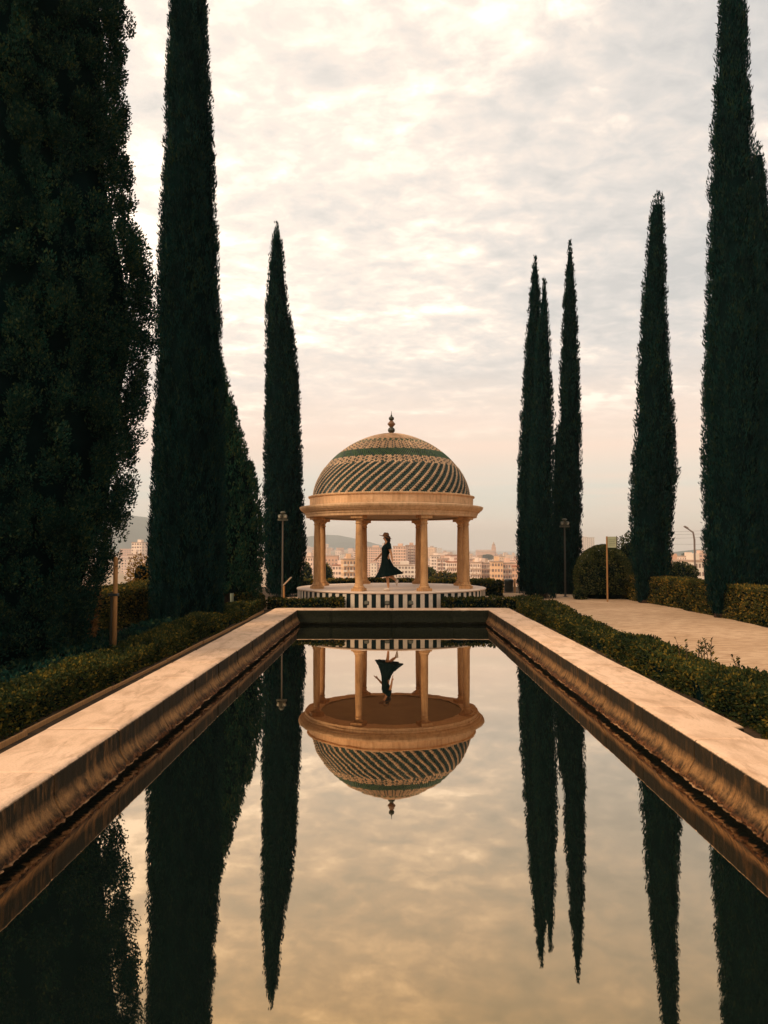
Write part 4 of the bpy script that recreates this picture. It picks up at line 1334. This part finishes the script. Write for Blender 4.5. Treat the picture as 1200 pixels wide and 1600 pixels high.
# ------------------------------------------------------------------ the city
def block(name, label, px0, px1, ytop, D, depth, fac, roof='roof_grey', floors=8, bays=5, rz=0.0, group=None, win=True, balcony=False):
    a, b = P(px0, ytop, D), P(px1, ytop, D)
    W, zt = b.x - a.x, a.z
    cx = (a.x + b.x) / 2
    gz_ = float(land_h(cx, D + depth / 2)) - 1.0
    H = zt - gz_
    root = MB().box(-W / 2, W / 2, 0, depth, 0, H).build(name, M[fac])
    root.location = (cx, D, gz_)
    root.rotation_euler = (0, 0, rz)
    tag(root, label, 'building', group)
    MB().box(-W / 2 - 0.25, W / 2 + 0.25, -0.25, depth + 0.25, H + 0.01, H + 0.7).build('roof', M[roof], root)
    hw = W * 0.18
    MB().box(-hw, hw, depth * 0.3, depth * 0.6, H + 0.72, H + 3.2).build('stair_head', M[fac], root)
    if win:
        fh = 3.1
        nfl = max(1, int(H / fh) - 1)
        wb = MB()
        bw = W / bays
        for f in range(nfl):
            z = H - (f + 1) * fh + 0.9
            for k in range(bays):
                x = -W / 2 + bw * (k + 0.5)
                ww = bw * (0.26 if (k + f * 0) % 2 else 0.36)
                wb.box(x - ww, x + ww, -0.06, 0.02, z, z + 1.5)
            for sx in (-1, 1):
                for k in range(3):
                    y = depth * (k + 0.5) / 3
                    wb.box(sx * W / 2 - 0.05, sx * W / 2 + 0.05, y - 0.7, y + 0.7, z, z + 1.4)
        o = wb.build('windows', M['window'], root)
        o['kind'] = 'stuff'
        if balcony:
            bb = MB()
            for f in range(nfl):
                z = H - (f + 1) * fh
                for k in range(bays // 2):
                    x = -W / 2 + bw * (2 * k + 0.55)
                    bb.box(x - bw * 0.62, x + bw * 0.62, -1.3, -0.07, z, z + 0.95)
            o = bb.build('balconies', M['white_wall'], root)
            o['kind'] = 'stuff'
    return root


NEAR = [
    (537, 556, 875, 400, 14, 'facade5', 'orange apartment block between the two left column pairs', 4, True),
    (519, 538, 884, 470, 14, 'facade1', 'low pale house left of the orange apartment block', 4, False),
    (494, 512, 880, 620, 16, 'facade3', 'pale house beside the left column pair', 4, False),
    (472, 489, 871, 520, 16, 'facade1', 'pale block glimpsed left of the leftmost columns', 4, False),
    (614, 634, 854, 800, 22, 'facade0', 'tall pink apartment tower directly right of the dancing person', 5, False),
    (636, 652, 852.5, 830, 22, 'facade4', 'tall brownish tower with dark windows left of the third column pair', 5, True),
    (655, 668, 858, 900, 22, 'facade2', 'reddish tower seen through the third column pair', 4, False),
    (572, 600, 856, 1000, 24, 'facade0', 'wide pink apartment block behind the dancing person', 8, False),
    (552, 572, 860, 1150, 24, 'facade1', 'pale pink block left of the dancing person', 5, False),
    (612, 652, 884, 560, 30, 'white_wall', 'long low pale hall below the pink towers', 8, False),
    (674, 690, 869, 760, 20, 'facade3', 'cream block right of the third column pair', 4, False),
    (684, 700, 874, 620, 18, 'facade4', 'brown block between the third and fourth column pairs', 4, True),
    (698, 716, 879, 480, 16, 'facade3', 'cream balconied block left of the right column pair', 6, True),
    (716, 733, 881, 470, 16, 'facade5', 'orange block half hidden behind the right column pair', 5, True),
    (735, 752, 880, 450, 16, 'facade3', 'cream block with balconies right of the right column pair', 6, True),
    (752, 768, 881, 455, 16, 'facade1', 'pale balconied block, second right of the right column pair', 6, True),
    (768, 786, 878.5, 430, 18, 'facade5', 'plain orange block above the litter bin', 4, False),
    (786, 806, 881, 445, 18, 'facade0', 'pink block beside the leftmost cypress of the trio', 5, True),
    (800, 822, 886, 400, 16, 'facade2', 'reddish block mostly hidden by the cypress trio', 5, False),
    (200, 214, 868, 420, 16, 'facade3', 'pale tower glimpsed between the two big left cypresses', 4, True),
    (213, 232, 885, 330, 16, 'facade1', 'lower pale balconied block in the left gap between cypresses', 5, True),
    (205, 222, 848, 760, 18, 'facade3', 'pale upper block on the slope in the left gap', 4, False),
    (903, 930, 840, 2300, 40, 'white_wall', 'hazy white high-rise above the round bush', 8, False),
    (1048, 1086, 877, 330, 24, 'facade2', 'wide orange-brown building above the right hedge', 8, False),
    (1084, 1114, 878, 290, 18, 'white_wall', 'white apartment house with dark windows beside the street lamp', 5, False),
    (1070, 1092, 870, 560, 18, 'facade1', 'pale houses on the rise behind the right hedge', 4, False),
    (1092, 1112, 866, 640, 18, 'facade0', 'pinkish building on top of the rise behind the right hedge', 4, False),
]
for i, (x0, x1, yt, D, dep, fc, lab, bays, bal) in enumerate(NEAR):
    block('apartment_block', lab, x0, x1, yt, D, dep, fc, 'roof_red' if i in (1, 6, 12, 18) else 'roof_grey', bays=bays, rz=random.Random(i).uniform(-0.25, 0.25), balcony=bal)

rnd = random.Random(77)
far_meshes = []
for k in range(14):
    W, dp, H = rnd.uniform(11, 26), rnd.uniform(10, 18), rnd.uniform(8, 26)
    b = MB().box(-W / 2, W / 2, -dp / 2, dp / 2, -6, H)
    n0 = len(b.f)
    b.box(-W / 2 - 0.3, W / 2 + 0.3, -dp / 2 - 0.3, dp / 2 + 0.3, H + 0.01, H + 0.8)
    if rnd.random() < 0.6:
        b.box(-W * 0.2, W * 0.15, -dp * 0.2, dp * 0.2, H + 0.82, H + 3.4)
    n1 = len(b.f)
    nfl = int(H / 3.2)
    nb = max(3, int(W / 3.6))
    for f in range(nfl):
        for q_ in range(nb):
            x = -W / 2 + W * (q_ + 0.5) / nb
            b.box(x - 0.75, x + 0.75, -dp / 2 - 0.05, -dp / 2 + 0.02, 1 + f * 3.2, 2.6 + f * 3.2)
    me = b.mesh('city_building')
    me.materials.append(M['facade%d' % (k % 6)] if k % 7 != 3 else M['white_wall'])
    me.materials.append(M['roof_red' if k % 3 == 0 else 'roof_grey'])
    me.materials.append(M['window'])
    mi = [0] * n0 + [1] * (n1 - n0) + [2] * (len(b.f) - n1)
    me.polygons.foreach_set('material_index', mi)
    far_meshes.append(me)
FAR_LOOK = {}
for k, me in enumerate(far_meshes):
    cn = ('pink', 'pale peach', 'reddish', 'cream', 'brownish', 'orange')[k % 6] if k % 7 != 3 else 'white'
    FAR_LOOK[me.name] = cn + (' city building with a red roof' if k % 3 == 0 else ' city building with a flat roof')


def far_label(px, me, lab):
    look = 'hazy ' + FAR_LOOK[me.name]
    if px > 1040:
        return look + ' beyond the right hedge'
    if px > 900:
        return look + ' far behind the round bush'
    if px < 240:
        return look + ' in the gap of the left cypresses'
    for lim, txt in ((490, 'left of the leftmost columns'), (562, 'between the two left column pairs'), (605, 'left of the dancing person'), (660, 'between the dancing person and third columns'), (722, 'between the two right column pairs'), (900, 'right of the gazebo columns')):
        if px < lim:
            return look + ' ' + txt


spans = [((470, 815), 215, 'small pale building in the hazy city seen beyond the gazebo', 'distant city beyond the gazebo'),
         ((196, 236), 24, 'small pale building on the far slope in the left gap between cypresses', 'distant houses in the left gap'),
         ((1042, 1120), 22, 'small building on the far rise beyond the right hedge', 'distant houses beyond the right hedge'),
         ((905, 990), 10, 'tiny hazy building far behind the round bush', 'distant houses behind the round bush')]
for (a, b), cnt, lab, grp in spans:
    for k in range(cnt):
        D = 900 * (4.6 ** rnd.random())
        px = rnd.uniform(a, b)
        x = (px - 609) / FPX * D
        me = far_meshes[rnd.randrange(14)]
        o = link_mesh('city_building', me)
        o.location = (x, D, float(land_h(x, D)) - 0.5)
        o.rotation_euler = (0, 0, rnd.uniform(-0.5, 0.5))
        s = rnd.uniform(0.8, 1.3)
        o.scale = (s, s, s * rnd.uniform(0.8, 1.25))
        tag(o, far_label(px, me, lab), 'building', far_label(px, me, lab).replace('building', 'buildings'))

# cathedral with one tower, by the sea
c = P(758, 866, 1900)
gzc = float(land_h(c.x, 1900))
cat = empty('cathedral', (c.x, 1900, gzc))
tag(cat, 'hazy cathedral with a single bell tower on the right skyline', 'cathedral')
zb = c.z - gzc
MB().box(-22, 22, -12, 12, -2, zb + 6).build('nave', M['facade4'], cat)
MB().add([(-22.5, -12.5, zb + 6), (22.5, -12.5, zb + 6), (22.5, 12.5, zb + 6), (-22.5, 12.5, zb + 6), (-22.5, 0, zb + 11), (22.5, 0, zb + 11)], [(0, 1, 5, 4), (2, 3, 4, 5), (1, 2, 5), (3, 0, 4)]).build('roof', M['roof_grey'], cat)
tw = MB().box(16, 26, -6, 4, -2, zb + 17).box(17, 25, -5, 3, zb + 17.02, zb + 22).build('bell_tower', M['facade4'], cat)
MB().lathe([(4.2, zb + 22.02), (3.6, zb + 24), (1.6, zb + 27), (0.4, zb + 31)], 12, c=(21, -1)).build('spire', M['roof_grey'], tw)
c = P(762, 870, 1600)
blob_plant('park_trees', 'green clump of park trees in front of the hazy cathedral', (c.x, 1600, c.z), 15, 12, 5.5, 401, 'bush_leaf', (2.2, 1.4), 0.9, 'trees', None, lumpy=0.2, rough=0.2, ground=float(land_h(c.x, 1600)))
rnd = random.Random(9)
for k in range(16):
    px = rnd.choice([rnd.uniform(478, 600), rnd.uniform(655, 735), rnd.uniform(1046, 1112)])
    D = rnd.uniform(480, 1300)
    x = (px - 609) / FPX * D
    gl = float(land_h(x, D))
    rr_ = rnd.uniform(4, 7)
    blob_plant('city_tree', 'small dark tree among the hazy city blocks ' + ('between the two left column pairs' if px < 562 else 'left of the dancing person' if px < 610 else 'between the two right column pairs' if px < 740 else 'beyond the right hedge'), (x, D, gl + rr_ * 1.3), rr_, rr_, rr_ * rnd.uniform(0.8, 1.4), 420 + k, 'bush_leaf', (1.4, 0.9), 1.6, 'tree', 0.5, lumpy=0.15, rough=0.2, ground=gl, group='distant city trees ' + ('left' if px < 562 else 'by the person' if px < 610 else 'right' if px < 740 else 'beyond the hedge'))
# trees on the ridge of the blue hill
# ------------------------------------------------------------------ air
hz = MB().box(-9900, 9900, -9900, 9900, -60, 190).mesh('haze')
hm = bpy.data.materials.new('haze_air')
hm.use_nodes = True
hm.cycles.homogeneous_volume = True
hm.cycles.volume_sampling = 'DISTANCE'
t = NT(hm.node_tree)
pv_ = t.n('ShaderNodeVolumePrincipled', ins={'Color': (1.0, 0.97, 0.93, 1), 'Density': 0.00021, 'Anisotropy': 0.0, 'Density Attribute': ''})
o_ = t.n('ShaderNodeOutputMaterial')
hm.node_tree.links.new(pv_.outputs[0], o_.inputs['Volume'])
tag(link_mesh('haze', hz, hm), None, None, kind='stuff')
